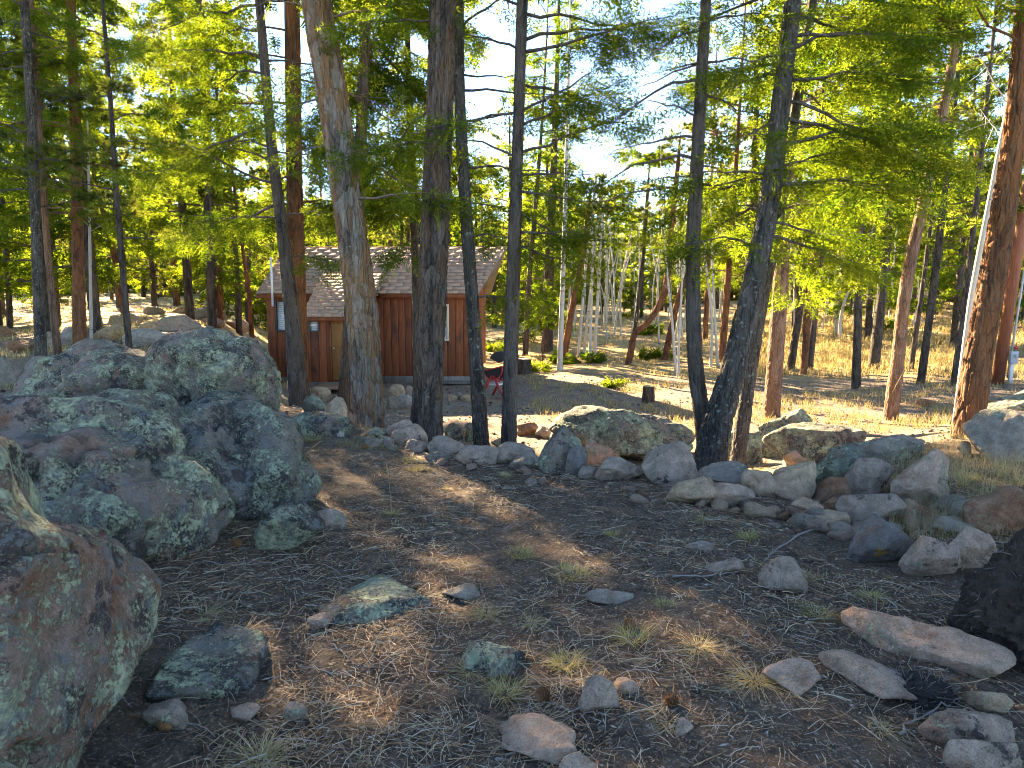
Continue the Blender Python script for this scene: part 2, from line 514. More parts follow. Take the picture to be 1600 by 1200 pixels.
M['board'] = wood_mat('red_stained_boards', (0.14, 0.034, 0.012), (0.29, 0.074, 0.021), (0.05, 0.020, 0.012))
M['door'] = wood_mat('ochre_door_wood', (0.25, 0.095, 0.025), (0.33, 0.135, 0.035), (0.20, 0.075, 0.02))
M['deckwood'] = wood_mat('worn_deck_wood', (0.24, 0.12, 0.065), (0.34, 0.19, 0.11), (0.18, 0.12, 0.09))
M['greywood'] = wood_mat('grey_weathered_wood', (0.15, 0.135, 0.12), (0.24, 0.215, 0.18), (0.10, 0.09, 0.08))
M['pole'] = wood_mat('red_brown_pole_wood', (0.15, 0.045, 0.022), (0.27, 0.09, 0.045), (0.10, 0.035, 0.02))
M['cutwood'] = wood_mat('cut_wood', (0.48, 0.33, 0.19), (0.62, 0.46, 0.29), (0.40, 0.26, 0.14), fz=1)
M['shingle'] = wood_mat('brown_asphalt_shingle', (0.34, 0.205, 0.14), (0.43, 0.27, 0.185), (0.37, 0.235, 0.165), 0.95, 1, 0.09)

def plain(name, c, rough=0.6, metal=0.0, nscale=20, var=0.25, bump=0.0):
    m, nt, b = new_mat(name); N = NT(nt)
    n = N.noise(N.coords(), nscale, 5, 0.65)
    N.l(N.mix(n, tuple(x * (1 - var) for x in c), tuple(min(1, x * (1 + var)) for x in c)), b.inputs['Base Color'])
    b.inputs['Roughness'].default_value = rough; b.inputs['Metallic'].default_value = metal
    if bump: N.l(N.bump(N.math('ADD', n, N.noise(N.coords(), nscale * 4, 4, 0.8)), 1.0, bump), b.inputs['Normal'])
    return m
M['white'] = plain('white_painted_metal', (0.72, 0.72, 0.70), 0.5, var=0.08)
M['cream'] = plain('cream_trim', (0.60, 0.50, 0.34), 0.6, var=0.1)
M['blind'] = plain('white_window_blind', (0.85, 0.86, 0.88), 0.7, var=0.04)
M['frame'] = plain('dark_window_frame', (0.05, 0.045, 0.045), 0.5)
M['black'] = plain('black_enamel', (0.02, 0.02, 0.022), 0.35)
M['redpaint'] = plain('red_paint', (0.45, 0.025, 0.03), 0.4)
M['brass'] = plain('door_knob_brass', (0.75, 0.6, 0.35), 0.3, 0.9)
M['greymetal'] = plain('grey_meter_box', (0.42, 0.43, 0.44), 0.5)
M['soil'] = plain('dark_root_soil', (0.095, 0.068, 0.05), 0.97, nscale=22, var=0.85, bump=0.08)
M['soil2'] = plain('dark_moss', (0.045, 0.04, 0.034), 0.97, nscale=60, var=0.6, bump=0.03)
M['root'] = plain('grey_twig_bark', (0.15, 0.125, 0.11), 0.9, nscale=40, var=0.5)
M['stick'] = plain('bleached_stick', (0.21, 0.185, 0.165), 0.9, nscale=40, var=0.4)
M['cone'] = plain('brown_pine_cone', (0.20, 0.09, 0.035), 0.85, nscale=60, var=0.5)
M['deadtwig'] = plain('dead_conifer_twigs', (0.13, 0.09, 0.065), 0.9, var=0.4)
M['dirt'] = plain('packed_dirt_road', (0.40, 0.28, 0.18), 0.95, nscale=3, var=0.25)
M['interior'] = plain('dark_cabin_interior', (0.05, 0.035, 0.025), 0.9)
def glass_mat():
    m, nt, b = new_mat('window_glass')
    N = NT(nt); nt.nodes.remove(b)
    tr = N.n('ShaderNodeBsdfTransparent'); gl = N.n('ShaderNodeBsdfGlossy'); gl.inputs['Roughness'].default_value = 0.03
    mx = N.n('ShaderNodeMixShader'); mx.inputs[0].default_value = 0.07
    N.l(tr.outputs[0], mx.inputs[1]); N.l(gl.outputs[0], mx.inputs[2])
    N.l(mx.outputs[0], nt.nodes['Material Output'].inputs['Surface'])
    return m
M['glass'] = glass_mat()

# ------------------------------------------------------------------ the ground
def build_ground():
    v = np.linspace(-1, 1, 301)
    ys = np.concatenate([-60 + 52 * np.linspace(0, 1, 14) ** 0.7, [-5, -3, -1.5, -0.5], np.linspace(0.2, 12, 180), 12 + np.geomspace(0.08, 388, 130)])
    ys = np.unique(ys)
    rows = []
    for y in ys:
        w = 30 + 1.25 * max(y, 0)
        k = 3.2
        xs = w * np.sinh(k * v) / math.sinh(k)
        rows.append(np.stack([xs, np.full_like(xs, y)], -1))
    G = np.array(rows)
    X, Y = G[..., 0], G[..., 1]
    Z = hgt(X, Y)
    P = np.stack([X.ravel(), Y.ravel(), np.zeros(X.size)], -1)
    nearf = sstep(16, 5, Y) * sstep(-3, 0, Y) * sstep(9, 4, np.abs(X))
    Z = Z + (fbm(P * 11, 3, 31).reshape(X.shape) * 0.016) * nearf
    V = np.stack([X, Y, Z], -1).reshape(-1, 3)
    n, c = X.shape
    i, j = np.meshgrid(np.arange(n - 1), np.arange(c - 1), indexing='ij')
    Q = np.stack([i * c + j, i * c + j + 1, (i + 1) * c + j + 1, (i + 1) * c + j], -1).reshape(-1, 4)
    o = link('ground', mk_mesh('ground', V, [Q], smooth=True), M['ground'])
    tag(o, 'needle-strewn forest floor with dry grass beyond the stones', None, kind='structure')
build_ground()

def build_road():
    c = spline(np.array([[22, 44], [30, 50], [42, 54], [60, 55], [90, 60]], float), 60)
    T, V = np.gradient(c, axis=0), []
    T /= np.linalg.norm(T, axis=1)[:, None]
    Nn = np.stack([-T[:, 1], T[:, 0]], -1)
    for k in np.linspace(-1.7, 1.7, 7):
        p = c + Nn * k * (1 + 0.1 * np.sin(np.arange(60))[:, None])
        V.append(np.stack([p[:, 0], p[:, 1], hgt(p[:, 0], p[:, 1]) + 0.05], -1))
    V = np.array(V); a, b = V.shape[:2]
    i, j = np.meshgrid(np.arange(a - 1), np.arange(b - 1), indexing='ij')
    Q = np.stack([i * b + j, i * b + j + 1, (i + 1) * b + j + 1, (i + 1) * b + j], -1).reshape(-1, 4)
    tag(link('dirt_road', mk_mesh('dirt_road', V.reshape(-1, 3), [Q], smooth=True), M['dirt']), 'tan dirt road crossing the sunny bank behind the pines', kind='structure')
build_road()

# ------------------------------------------------------------------ the cabin
def build_cabin():
    YAW = math.radians(-2.5)
    ux, uy = np.array([math.cos(YAW), math.sin(YAW)]), np.array([-math.sin(YAW), math.cos(YAW)])
    W, D = 6.62, 5.0
    C = np.array([-1.267, 23.5]) - W * ux
    root = empty('wooden_cabin', (C[0], C[1], -1.465), YAW)
    tag(root, 'small red-brown board cabin with brown shingle roof behind the big trunks', 'cabin')
    rng = np.random.default_rng(4)
    EV, BW = 3.0, 0.22                       # wall top, wall bottom
    SL, SLP = 0.56, 0.56                     # roof slopes
    PX0, PX1, PY = 1.86, 3.56, -1.70         # entry bump-out
    # inner core, so that no light leaks between boards
    def core(name, pts):
        V = np.array(pts, float)
        return V
    b = MB()
    b.box((0.06, 0.06, -0.25), (W - 0.06, D - 0.06, EV - 0.02))
    b.box((PX0 + 0.06, PY + 0.06, -0.25), (PX1 - 0.06, 0.06, 2.2))
    # gable prisms
    rz = EV + SL * (D / 2) - 0.03
    b.add([[0.06, 0.06, EV - 0.02], [W - 0.06, 0.06, EV - 0.02], [W - 0.06, D - 0.06, EV - 0.02], [0.06, D - 0.06, EV - 0.02], [0.06, D / 2, rz], [W - 0.06, D / 2, rz]],
          [[0, 1, 5, 4], [2, 3, 4, 5]], [[0, 4, 3], [1, 2, 5]])
    zt = EV - 0.1
    b.add([[PX0 + .06, PY + .06, 2.2], [PX1 - .06, PY + .06, 2.2], [PX1 - .06, 0.06, 2.2], [PX0 + .06, 0.06, 2.2], [PX0 + .06, 0.06, zt], [PX1 - .06, 0.06, zt]],
          [[0, 1, 5, 4]], [[0, 4, 3], [1, 2, 5]])
    b.build('wall_frame', M['interior'], root)
    # vertical boards, each one a piece
    def boards(x0, x1, y, z0, z1, holes=(), axis='x', outward=-1, ztop=None):
        x = x0
        while x < x1 - 0.02:
            w = min(rng.uniform(0.20, 0.27), x1 - x)
            if x1 - (x + w) < 0.08: w = x1 - x
            for e in [v for h in holes for v in h[:2]]:
                if x + 0.01 < e < x + w + 0.05: w = e - x
            segs = [(z0 + rng.uniform(-0.03, 0.02), z1 if ztop is None else ztop(x + w / 2))]
            for hx0, hx1, hz0, hz1 in holes:
                if x + w > hx0 + 0.005 and x < hx1 - 0.005:
                    new = []
                    for a, c in segs:
                        if hz0 > a: new.append((a, min(c, hz0)))
                        if hz1 < c: new.append((max(a, hz1), c))
                        if hz1 <= a or hz0 >= c: new.append((a, c))
                    segs = sorted(set(new))
            for a, c in segs:
                if c - a < 0.03: continue
                m = MB(); t = rng.uniform(0.022, 0.034); g = 0.006
                if axis == 'x':
                    lo, hi = (x + g, y - t, a), (x + w - g, y + 0.055, c)
                else:
                    lo, hi = (y - 0.055, x + g, a), (y + t, x + w - g, c)
                    if outward < 0: lo, hi = (y - t, x + g, a), (y + 0.055, x + w - g, c)
                m.box(lo, hi)
                m.build('board', M['board'], root, bevel=0.004)
            x += w
    WIN1 = (0.32, 0.95, 1.72, 2.62)
    WIN3 = (5.30, 5.82, 1.45, 2.50)
    boards(0, PX0 + .02, 0, BW, EV, [WIN1])
    boards(PX1 - .02, W, 0, BW, EV, [WIN3])
    WIN2 = (1.93, 2.18, 1.80, 2.14)
    DOOR = (2.54, 3.34, 0.30, 2.13)
    boards(PX0, PX1, PY, 0.25, 2.33, [WIN2, DOOR])
    boards(PY + .04, 0, PX0, 0.25, 2.2, axis='y', outward=-1, ztop=lambda s: 2.33 + SLP * (s - PY) - 0.02)
    boards(PY + .04, 0, PX1, 0.25, 2.2, axis='y', outward=1, ztop=lambda s: 2.33 + SLP * (s - PY) - 0.02)
    boards(0.02, D, W, BW, EV, axis='y', outward=1, ztop=lambda s: EV + SL * (D / 2 - abs(s - D / 2)) - 0.03)
    boards(0.02, D, 0, BW, EV, axis='y', outward=-1, ztop=lambda s: EV + SL * (D / 2 - abs(s - D / 2)) - 0.03)
    boards(0, W, D + 0.0, BW, EV)
    # windows
    def window(x0, x1, z0, z1, y, frame, t=0.045):
        f = MB()
        f.box((x0 - t, y - 0.06, z1), (x1 + t, y + 0.03, z1 + t)); f.box((x0 - t, y - 0.07, z0 - t), (x1 + t, y + 0.03, z0))
        f.box((x0 - t, y - 0.06, z0), (x0, y + 0.03, z1)); f.box((x1, y - 0.06, z0), (x1 + t, y + 0.03, z1))
        o = f.build('window', frame, root, bevel=0.004)
        p = MB(); p.box((x0, y - 0.012, z0), (x1, y - 0.006, z1)); p.build('pane', M['glass'], o)
        p = MB(); n = int((z1 - z0) / 0.06)
        for k in range(n):
            p.box((x0 + .01, y + 0.012, z0 + (z1 - z0) * k / n + .004), (x1 - .01, y + 0.02, z0 + (z1 - z0) * (k + 1) / n - .002))
        tag(p.build('blind', M['blind'], o), kind='stuff')
    window(*WIN1, -0.0, M['frame']); window(*WIN2, PY, M['frame'], 0.04); window(*WIN3, 0.0, M['cream'], 0.06)
    # door
    d = MB(); d.box((DOOR[0] + .03, PY - 0.01, DOOR[2] + .02), (DOOR[1] - .03, PY + 0.04, DOOR[3] - .02))
    do = d.build('door', M['door'], root, bevel=0.006)
    k = MB(); k.tube([(DOOR[0] + .10, PY - 0.01, 1.28), (DOOR[0] + .10, PY - 0.05, 1.28), (DOOR[0] + .10, PY - 0.055, 1.28), (DOOR[0] + .10, PY - 0.085, 1.28)], [0.012, 0.012, 0.034, 0.026], 10)
    k.build('knob', M['brass'], do, smooth=True)
    for z0, z1 in ((0.55, 1.1), (1.35, 2.0)):
        k = MB(); k.box((DOOR[0] + .17, PY - 0.02, z0), (DOOR[1] - .17, PY - 0.008, z1)); k.build('panel', M['door'], do, bevel=0.006)
    f = MB()
    f.box((DOOR[0] - .03, PY - .045, DOOR[2]), (DOOR[0] + .02, PY + .03, DOOR[3])); f.box((DOOR[1] - .02, PY - .045, DOOR[2]), (DOOR[1] + .03, PY + .03, DOOR[3]))
    f.box((DOOR[0] - .03, PY - .047, DOOR[3] - .01), (DOOR[1] + .03, PY + .03, DOOR[3] + .05))
    tag(f.build('door_frame', M['board'], root), kind='stuff')
    # roof decks
    OV, OX, PROW = 0.32, 0.20, 0.95
    def deck(name, x0, x1, ya, za, yb, zb, th=0.07, prow=0.0):
        V = []
        for x, q in ((x0, 0.0), (x1, prow)):
            V += [[x, ya, za], [x + q, yb, zb], [x + q, yb, zb - th], [x, ya, za - th]]
        me = MB(); me.add(V, [[0, 4, 5, 1], [1, 5, 6, 2], [2, 6, 7, 3], [3, 7, 4, 0], [0, 1, 2, 3], [7, 6, 5, 4]])
        return me.build(name, M['greywood'], root)
    ez = EV + 0.07 - SL * OV
    ridge = EV + 0.07 + SL * D / 2
    roof = deck('roof', -OX, W + OX, -OV, ez, D / 2, ridge, prow=PROW - OX)
    back = deck('roof', -OX, W + OX, D + OV, ez, D / 2 + 0.004, ridge, prow=PROW - OX)
    pez = 2.33 + 0.06 - SLP * 0.30
    pyb = 0.25
    PRX0, PRX1 = PX0 - 0.09, PX1 + 0.14
    prz = pez + SLP * (pyb - (PY - 0.30)) + 0.02
    porch = deck('porch_roof', PRX0, PRX1, PY - 0.30, pez, pyb, prz)
    # shingles: each tab a piece
    def shingles(parent, x0, x1e, ya, za, yb, zb, w, course, prow=0.0):
        L = math.hypot(yb - ya, zb - za); n = int(round(L / course)); ang = math.atan2(zb - za, yb - ya)
        V = np.array([[x, y, z] for z in (0, 1) for y in (0, 1) for x in (0, 1)], float)
        metas = []
        for q in range(4):
            m = MB(); m.box((0.004, -0.01, 0.0), (w - 0.004, course * 1.08, 0.006 + 0.002 * q))
            metas.append(mk_mesh('shingle', np.concatenate(m.V), [np.concatenate(m.Q)])); metas[-1].materials.append(M['shingle'])
        for r in range(n):
            x = x0 - (w / 2 if r % 2 else 0); s = L * r / n; x1 = x1e + prow * r / n
            while x < x1 - 0.02:
                xa = max(x, x0 - 0.02)
                sx = (min(x + w, x1 + 0.02) - xa) / w
                o = link('shingle', metas[rng.integers(4)], None, parent, (xa, ya + math.cos(ang) * s - math.sin(ang) * 0.014, za + math.sin(ang) * s + math.cos(ang) * 0.014), (ang - 0.045 + rng.normal(0, .003), 0, rng.normal(0, .004)))
                o.scale = (sx, 1, 1)
                x += w
    shingles(roof, -OX, W + OX, -OV - .03, ez, D / 2, ridge, 0.46, 0.235, PROW - OX)
    shingles(porch, PRX0, PRX1, PY - 0.33, pez, pyb, prz, 0.30, 0.20)
    c = MB(); c.box((-OX, D / 2 - .1, ridge - .01), (W + PROW, D / 2 + .1, ridge + .03)); c.build('ridge_cap', M['shingle'], root, bevel=0.012)
    c = MB(); c.box((-OX + .01, -OV - .02, ez - .15), (PRX0, -OV + .012, ez - 0.004)); c.build('fascia', M['board'], root)
    c = MB(); c.box((PRX1, -OV - .02, ez - .15), (W + OX - .01, -OV + .012, ez - 0.004)); c.build('fascia', M['board'], root)
    c = MB(); c.box((PRX0 + .01, PY - .33, pez - .13), (PRX1 - .01, PY - .30, pez - 0.004)); c.build('fascia', M['board'], root)
    # grey skirt, steps, ledge, pipes
    c = MB(); c.box((-.01, -.04, -0.2), (PX0, .03, BW - 0.02)); c.build('skirt_board', M['greywood'], root)
    c = MB(); c.box((PX1, -.045, -0.2), (W + .01, .03, BW + 0.03)); c.build('skirt_board', M['greywood'], root)
    c = MB(); c.box((PX0 - .01, PY - .045, -0.2), (PX1 + .01, PY + .03, 0.26)); c.build('skirt_board', M['greywood'], root)
    st = MB(); st.box((2.2, PY - 0.95, 0.16), (3.5, PY - 0.05, 0.22)); so = st.build('landing', M['deckwood'], root, bevel=0.008)
    for x in (2.25, 3.37):
        for y in (PY - 0.88, PY - 0.2):
            s2 = MB(); s2.box((x, y, -0.25), (x + .09, y + .09, 0.158)); s2.build('post', M['greywood'], so)
    st = MB(); st.box((2.3, PY - 1.30, -0.04), (3.4, PY - 0.97, 0.02)); st.build('step', M['deckwood'], root, bevel=0.008)
    st = MB(); st.box((2.3, PY - 1.28, -0.22), (3.4, PY - 0.99, -0.043)); st.build('step_riser', M['greywood'], root)
    st = MB(); st.box((5.5, -0.55, 0.06), (W + .05, -0.08, 0.12)); lo = st.build('ledge', M['greywood'], root, bevel=0.006)
    for x in (5.6, 6.5):
        s2 = MB(); s2.box((x, -.5, -.3), (x + .1, -.4, 0.058)); s2.build('post', M['greywood'], lo)
    p = MB(); p.tube([(0.35, -0.42, ez - .4), (0.35, -0.42, ez + 1.05)], [0.035, 0.035], 10); p.tube([(0.35, -0.42, ez + 1.05), (0.35, -0.42, ez + 1.13)], [0.055, 0.03], 10)
    p.build('vent_pipe', M['white'], root)
    p = MB(); p.tube([(W + .09, -.06, EV - .1), (W + .09, -.06, 0.1)], [.035, .035], 8); p.build('downpipe', M['black'], root)
    return root
build_cabin()

# ------------------------------------------------------------------ trees
def needle_tris(base, tip, width, rng):
    """thin triangles from base to tip (N,3)"""
    d = tip - base
    side = np.cross(d, rng.normal(size=d.shape) * 0.35 + np.array([0, 0, 1.0]))
    side /= np.linalg.norm(side, axis=1)[:, None] + 1e-9
    side *= width / 2
    return np.stack([base - side, base + side, tip], 1)

def tmpl_fir(sp, nl, wd, seed, L=0.38, side=4):
    rng = np.random.default_rng(seed)
    B, Tp = [], []
    def twig(p, d, l):
        n = max(2, int(l / sp))
        for k in range(n):
            q = p + d * l * (k + 0.3) / n
            for s in (-1, 1):
                perp = np.array([-d[1], d[0], 0]) * s
                v = d * 0.65 + perp * 0.8 + np.array([0, 0, rng.uniform(-0.25, 0.35)])
                v /= np.linalg.norm(v)
                B.append(q); Tp.append(q + v * nl * rng.uniform(0.75, 1.15))
        B.append(p + d * l * 0.85); Tp.append(p + d * (l + nl * 0.9))
    twig(np.zeros(3), np.array([1.0, 0, 0]), L)
    for k in range(side):
        x = L * (0.12 + 0.7 * k / side)
        for s in (-1, 1):
            a = s * math.radians(rng.uniform(40, 60))
            d = np.array([math.cos(a), math.sin(a), rng.uniform(-0.25, 0.05)])
            twig(np.array([x, 0, -0.01]), d / np.linalg.norm(d), 0.42 * (L - x * 0.8))
    return needle_tris(np.array(B), np.array(Tp), wd, rng)

def tmpl_pine(n, nl, wd, seed, L=0.10):
    rng = np.random.default_rng(seed)
    t = rng.uniform(0, 1, n)
    B = np.stack([t * L, np.zeros(n), np.zeros(n)], -1)
    a = rng.uniform(0, 2 * math.pi, n); o = rng.uniform(0.35, 1.25, n) * (1.15 - 0.6 * t)
    D = np.stack([np.cos(o), np.sin(o) * np.cos(a), np.sin(o) * np.sin(a)], -1)
    return needle_tris(B, B + D * (nl * rng.uniform(0.7, 1.1, n))[:, None], wd, rng)

TM = {('fir', 'hi'): [tmpl_fir(0.042, 0.050, 0.0135, s) for s in (1, 2, 3)],
      ('fir', 'mid'): [tmpl_fir(0.058, 0.072, 0.023, s, side=3) for s in (1, 2, 3)],
      ('fir', 'lo'): [tmpl_fir(0.105, 0.125, 0.046, s, L=0.48, side=2) for s in (1, 2, 3)],
      ('fir', 'far'): [tmpl_fir(0.2, 0.16, 0.07, s, L=0.44, side=1) for s in (1, 2, 3)],
      ('pine', 'hi'): [tmpl_pine(42, 0.15, 0.0075, s) for s in (1, 2, 3)],
      ('pine', 'mid'): [tmpl_pine(28, 0.17, 0.014, s) for s in (1, 2, 3)],
      ('pine', 'lo'): [tmpl_pine(14, 0.22, 0.034, s) for s in (1, 2, 3)]}

def sprays(rng, pos, dirs, size, kind, lod):
    pos = np.asarray(pos); dirs = np.asarray(dirs); size = np.asarray(size)
    X = dirs / (np.linalg.norm(dirs, axis=1)[:, None] + 1e-9)
    up = np.tile(np.array([0, 0, 1.0]), (len(X), 1)) + rng.normal(0, 0.75 if kind == 'fir' else 1.0, X.shape)
    Yv = np.cross(up, X); Yv /= np.linalg.norm(Yv, axis=1)[:, None] + 1e-9
    Zv = np.cross(X, Yv)
    out, tint = [], []
    pick = rng.integers(0, 3, len(X))
    base_t = rng.uniform(0, 1, len(X))
    for q in range(3):
        m = pick == q
        if not m.any(): continue
        T = TM[(kind, lod)][q].reshape(-1, 3)
        P = (T[None, :, 0:1] * X[m][:, None] + T[None, :, 1:2] * Yv[m][:, None] + T[None, :, 2:3] * Zv[m][:, None])
        P = P * size[m][:, None, None] + pos[m][:, None]
        out.append(P.reshape(-1, 3))
        tint.append(np.repeat(base_t[m], len(T)))
    return np.concatenate(out), np.concatenate(tint)

class Crown:
    def __init__(s, seed, kind, lod):
        s.rng = np.random.default_rng(seed); s.kind = kind; s.lod = lod
        s.wood = MB(); s.pos = []; s.dir = []; s.size = []
    def limb(s, p0, az, el, L, droop, r0, dens=1.0, start=0.25, fol=1.0, wig=0.06, up=0.0):
        rng = s.rng; n = 9
        t = np.linspace(0, 1, n)
        h = np.array([math.cos(az), math.sin(az), 0.0]); sd = np.array([-h[1], h[0], 0])
        w = np.cumsum(rng.normal(0, wig, n)) * L * 0.25; w -= w[0]
        wz = np.cumsum(rng.normal(0, wig, n)) * L * 0.18; wz -= wz[0]
        P = np.asarray(p0)[None] + h * (L * math.cos(el) * t)[:, None] + sd * w[:, None]
        P[:, 2] += L * math.sin(el) * t - droop * L * t ** 2 + up * L * t ** 4 + wz
        R = r0 * (1 - 0.88 * t)
        s.wood.tube(P, R, 5 if s.lod != 'lo' else 4)
        if fol <= 0:      # dead limb: bare twigs
            for k in range(int(4 + L * 5)):
                tt = rng.uniform(0.3, 1); p = np.array([np.interp(tt, t, P[:, c]) for c in range(3)])
                d = h * rng.uniform(0.2, 1) + sd * rng.choice([-1, 1]) * rng.uniform(0.3, 1) + np.array([0, 0, rng.uniform(-0.6, 0.3)])
                l = rng.uniform(0.12, 0.4) * (1.2 - tt * 0.6)
                q = np.array([p, p + d * l * 0.5 + rng.normal(0, .02, 3), p + d * l + np.array([0, 0, -l * 0.2])])
                s.wood.tube(q, [0.0045, 0.003, 0.001], 3)
            return
        sp = {'hi': 0.15, 'mid': 0.18, 'lo': 0.30}[s.lod] / dens
        tl = start; side = 1
        gap = {'hi': 0.14, 'mid': 0.17, 'lo': 0.27}[s.lod] / dens
        while tl < 1.0:
            p = np.array([np.interp(tl, t, P[:, c]) for c in range(3)])
            k = min(int(tl * (n - 1)), n - 2); fw = P[k + 1] - P[k]; fw /= np.linalg.norm(fw) + 1e-9
            for sg in (-1, 1):
                l2 = (0.46 * L * (1 - tl) + 0.20) * rng.uniform(0.6, 1.15)
                if rng.uniform() > fol: continue
                a = math.radians(rng.uniform(38, 68)) * sg
                d = fw * math.cos(a) + sd * math.sin(a) + np.array([0, 0, rng.uniform(-0.32, 0.16) + (0.25 if s.kind == 'pine' else -0.06)])
                d /= np.linalg.norm(d)
                e = p + d * l2 + np.array([0, 0, -0.12 * l2])
                if s.lod != 'lo':
                    s.wood.tube(np.array([p, (p + e) / 2 + np.array([0, 0, 0.03 * l2]), e]), [0.2 * r0 * (1.1 - tl) + 0.002, 0.003, 0.0015], 3)
                m = max(1, int(l2 / sp))
                for j in range(m):
                    f = (j + 0.6 + rng.uniform(-.3, .3)) / m
                    if s.kind == 'pine' and f < 0.3: continue
                    q = p + (e - p) * f
                    dd = d * 1.0 + rng.normal(0, 0.28, 3)
                    if s.kind == 'fir': dd[2] -= 0.30 + rng.normal(0, .25)
                    else: dd[2] += 0.3
                    s.pos.append(q); s.dir.append(dd); s.size.append(rng.uniform(0.8, 1.35))
                s.pos.append(e - d * 0.1); s.dir.append(d); s.size.append(rng.uniform(0.7, 1.05))
            tl += gap / L * rng.uniform(0.7, 1.3)
        s.pos.append(P[-1] - 0.15 * (P[-1] - P[-2])); s.dir.append(P[-1] - P[-2]); s.size.append(1.0)
    def add_to(s, root, bark, leaf, name='crown'):
        if s.wood.V:
            o = s.wood.build('branches', bark, root, smooth=True); o['kind'] = 'stuff'
        if s.pos:
            V, t = sprays(s.rng, s.pos, s.dir, s.size, s.kind, s.lod)
            me = mk_mesh(name, V, [np.arange(len(V)).reshape(-1, 3)], tint=t)
            o = link(name, me, leaf, root); o['kind'] = 'stuff'

def plates(a, s, n_around, cell_h, seed):
    """cellular bark plates on the unrolled trunk: distance to the furrow and a random number per plate"""
    u = a / (2 * math.pi) * n_around
    v = s / cell_h
    iu, iv = np.floor(u).astype(np.int64), np.floor(v).astype(np.int64)
    F1 = np.full(u.shape, 9.0); F2 = np.full(u.shape, 9.0); ID = np.zeros(u.shape)
    for du in (-1, 0, 1):
        for dv in (-1, 0, 1):
            cu, cv = iu + du, iv + dv
            w = cu % n_around
            z = np.zeros_like(w)
            ju = cu + .5 + .45 * hash3(w, cv, z, seed); jv = cv + .5 + .48 * hash3(w, cv, z + 1, seed)
            d = np.hypot(u - ju, v - jv)
            nw = d < F1
            F2 = np.where(nw, F1, np.minimum(F2, d)); ID = np.where(nw, hash3(w, cv, z + 2, seed) * .5 + .5, ID); F1 = np.where(nw, d, F1)
    return F2 - F1, ID

def trunk_mesh(P, R, sides, step, seed, rough=0.06, flare=0.35, vert=0.2, freq=9.0):
    """P, R relative to the base; displaced bark; fine rings only where the trunk is looked at closely"""
    L = np.sum(np.linalg.norm(np.diff(P, axis=0), axis=1))
    fine = min(L, 6.8)
    s = np.arange(0, fine, step)
    if L > fine: s = np.concatenate([s, np.linspace(fine, L, max(4, int((L - fine) / 0.4)))])
    else: s = np.append(s, L)
    S = spline(np.column_stack([P, R]), 160)
    cl = np.concatenate([[0], np.cumsum(np.linalg.norm(np.diff(S[:, :3], axis=0), axis=1))]); cl *= L / cl[-1]
    S = np.stack([np.interp(s, cl, S[:, k]) for k in range(4)], -1)
    n = len(s)
    C, Rr = S[:, :3], S[:, 3]
    T, N, B = frames(C)
    a = np.arange(sides) * 2 * math.pi / sides
    ca, sa = np.cos(a), np.sin(a)
    Q = np.stack([np.broadcast_to(ca, (n, sides)) * Rr[:, None], np.broadcast_to(sa, (n, sides)) * Rr[:, None], np.broadcast_to(s[:, None] * vert, (n, sides))], -1).reshape(-1, 3)
    q = Q * freq
    lump = fbm(Q * 2.0, 2, seed + 7)
    tint = None
    if sides >= 36:
        wu = fbm(q * .7, 3, seed + 3) * .55; wv = fbm(q * .7 + 9, 3, seed + 4) * .5
        aa = np.broadcast_to(a, (n, sides)).ravel(); ss = np.broadcast_to(s[:, None], (n, sides)).ravel()
        pw = .9 / freq
        na = max(6, int(2 * math.pi * Rr[0] / pw))
        e, tint = plates(aa + wu * 2 * math.pi / na, ss + wv * pw * 2.6, na, pw * 3.0, seed)
        e2, _ = plates(aa + wv * 2 * math.pi / na, ss + wu * pw, na * 2, pw * 1.3, seed + 5)
        disp = rough * (1.25 * np.clip(e / .28, 0, 1) ** .7 - .9 + .35 * np.clip(e2 / .3, 0, 1) + .55 * fbm(q * 3.3, 3, seed + 5)) + rough * .7 * lump
    else:
        disp = rough * 1.5 * (np.clip(np.abs(fbm(q, 3, seed)) * 4.5, 0, 1) - .6) + rough * 0.8 * lump + rough * 0.5 * fbm(q * 3.1, 2, seed + 5)
    disp = disp.reshape(n, sides)
    fl = 1 + flare * np.exp(-s / (Rr[0] * 1.1))[:, None] * (1 + 0.5 * np.sin(a * 4 + seed) + 0.3 * np.sin(a * 7 + seed * 2))[None]
    Rd = Rr[:, None] * fl * (1 + disp)
    V = C[:, None] + Rd[..., None] * (N[:, None] * ca[None, :, None] + B[:, None] * sa[None, :, None])
    i, j = np.meshgrid(np.arange(n - 1), np.arange(sides), indexing='ij'); j2 = (j + 1) % sides
    F_ = np.stack([i * sides + j, i * sides + j2, (i + 1) * sides + j2, (i + 1) * sides + j], -1).reshape(-1, 4)
    if tint is None: tint = np.full(n * sides, .45)
    return mk_mesh('trunk', V.reshape(-1, 3), [F_], tint=tint, smooth=True), C, Rr

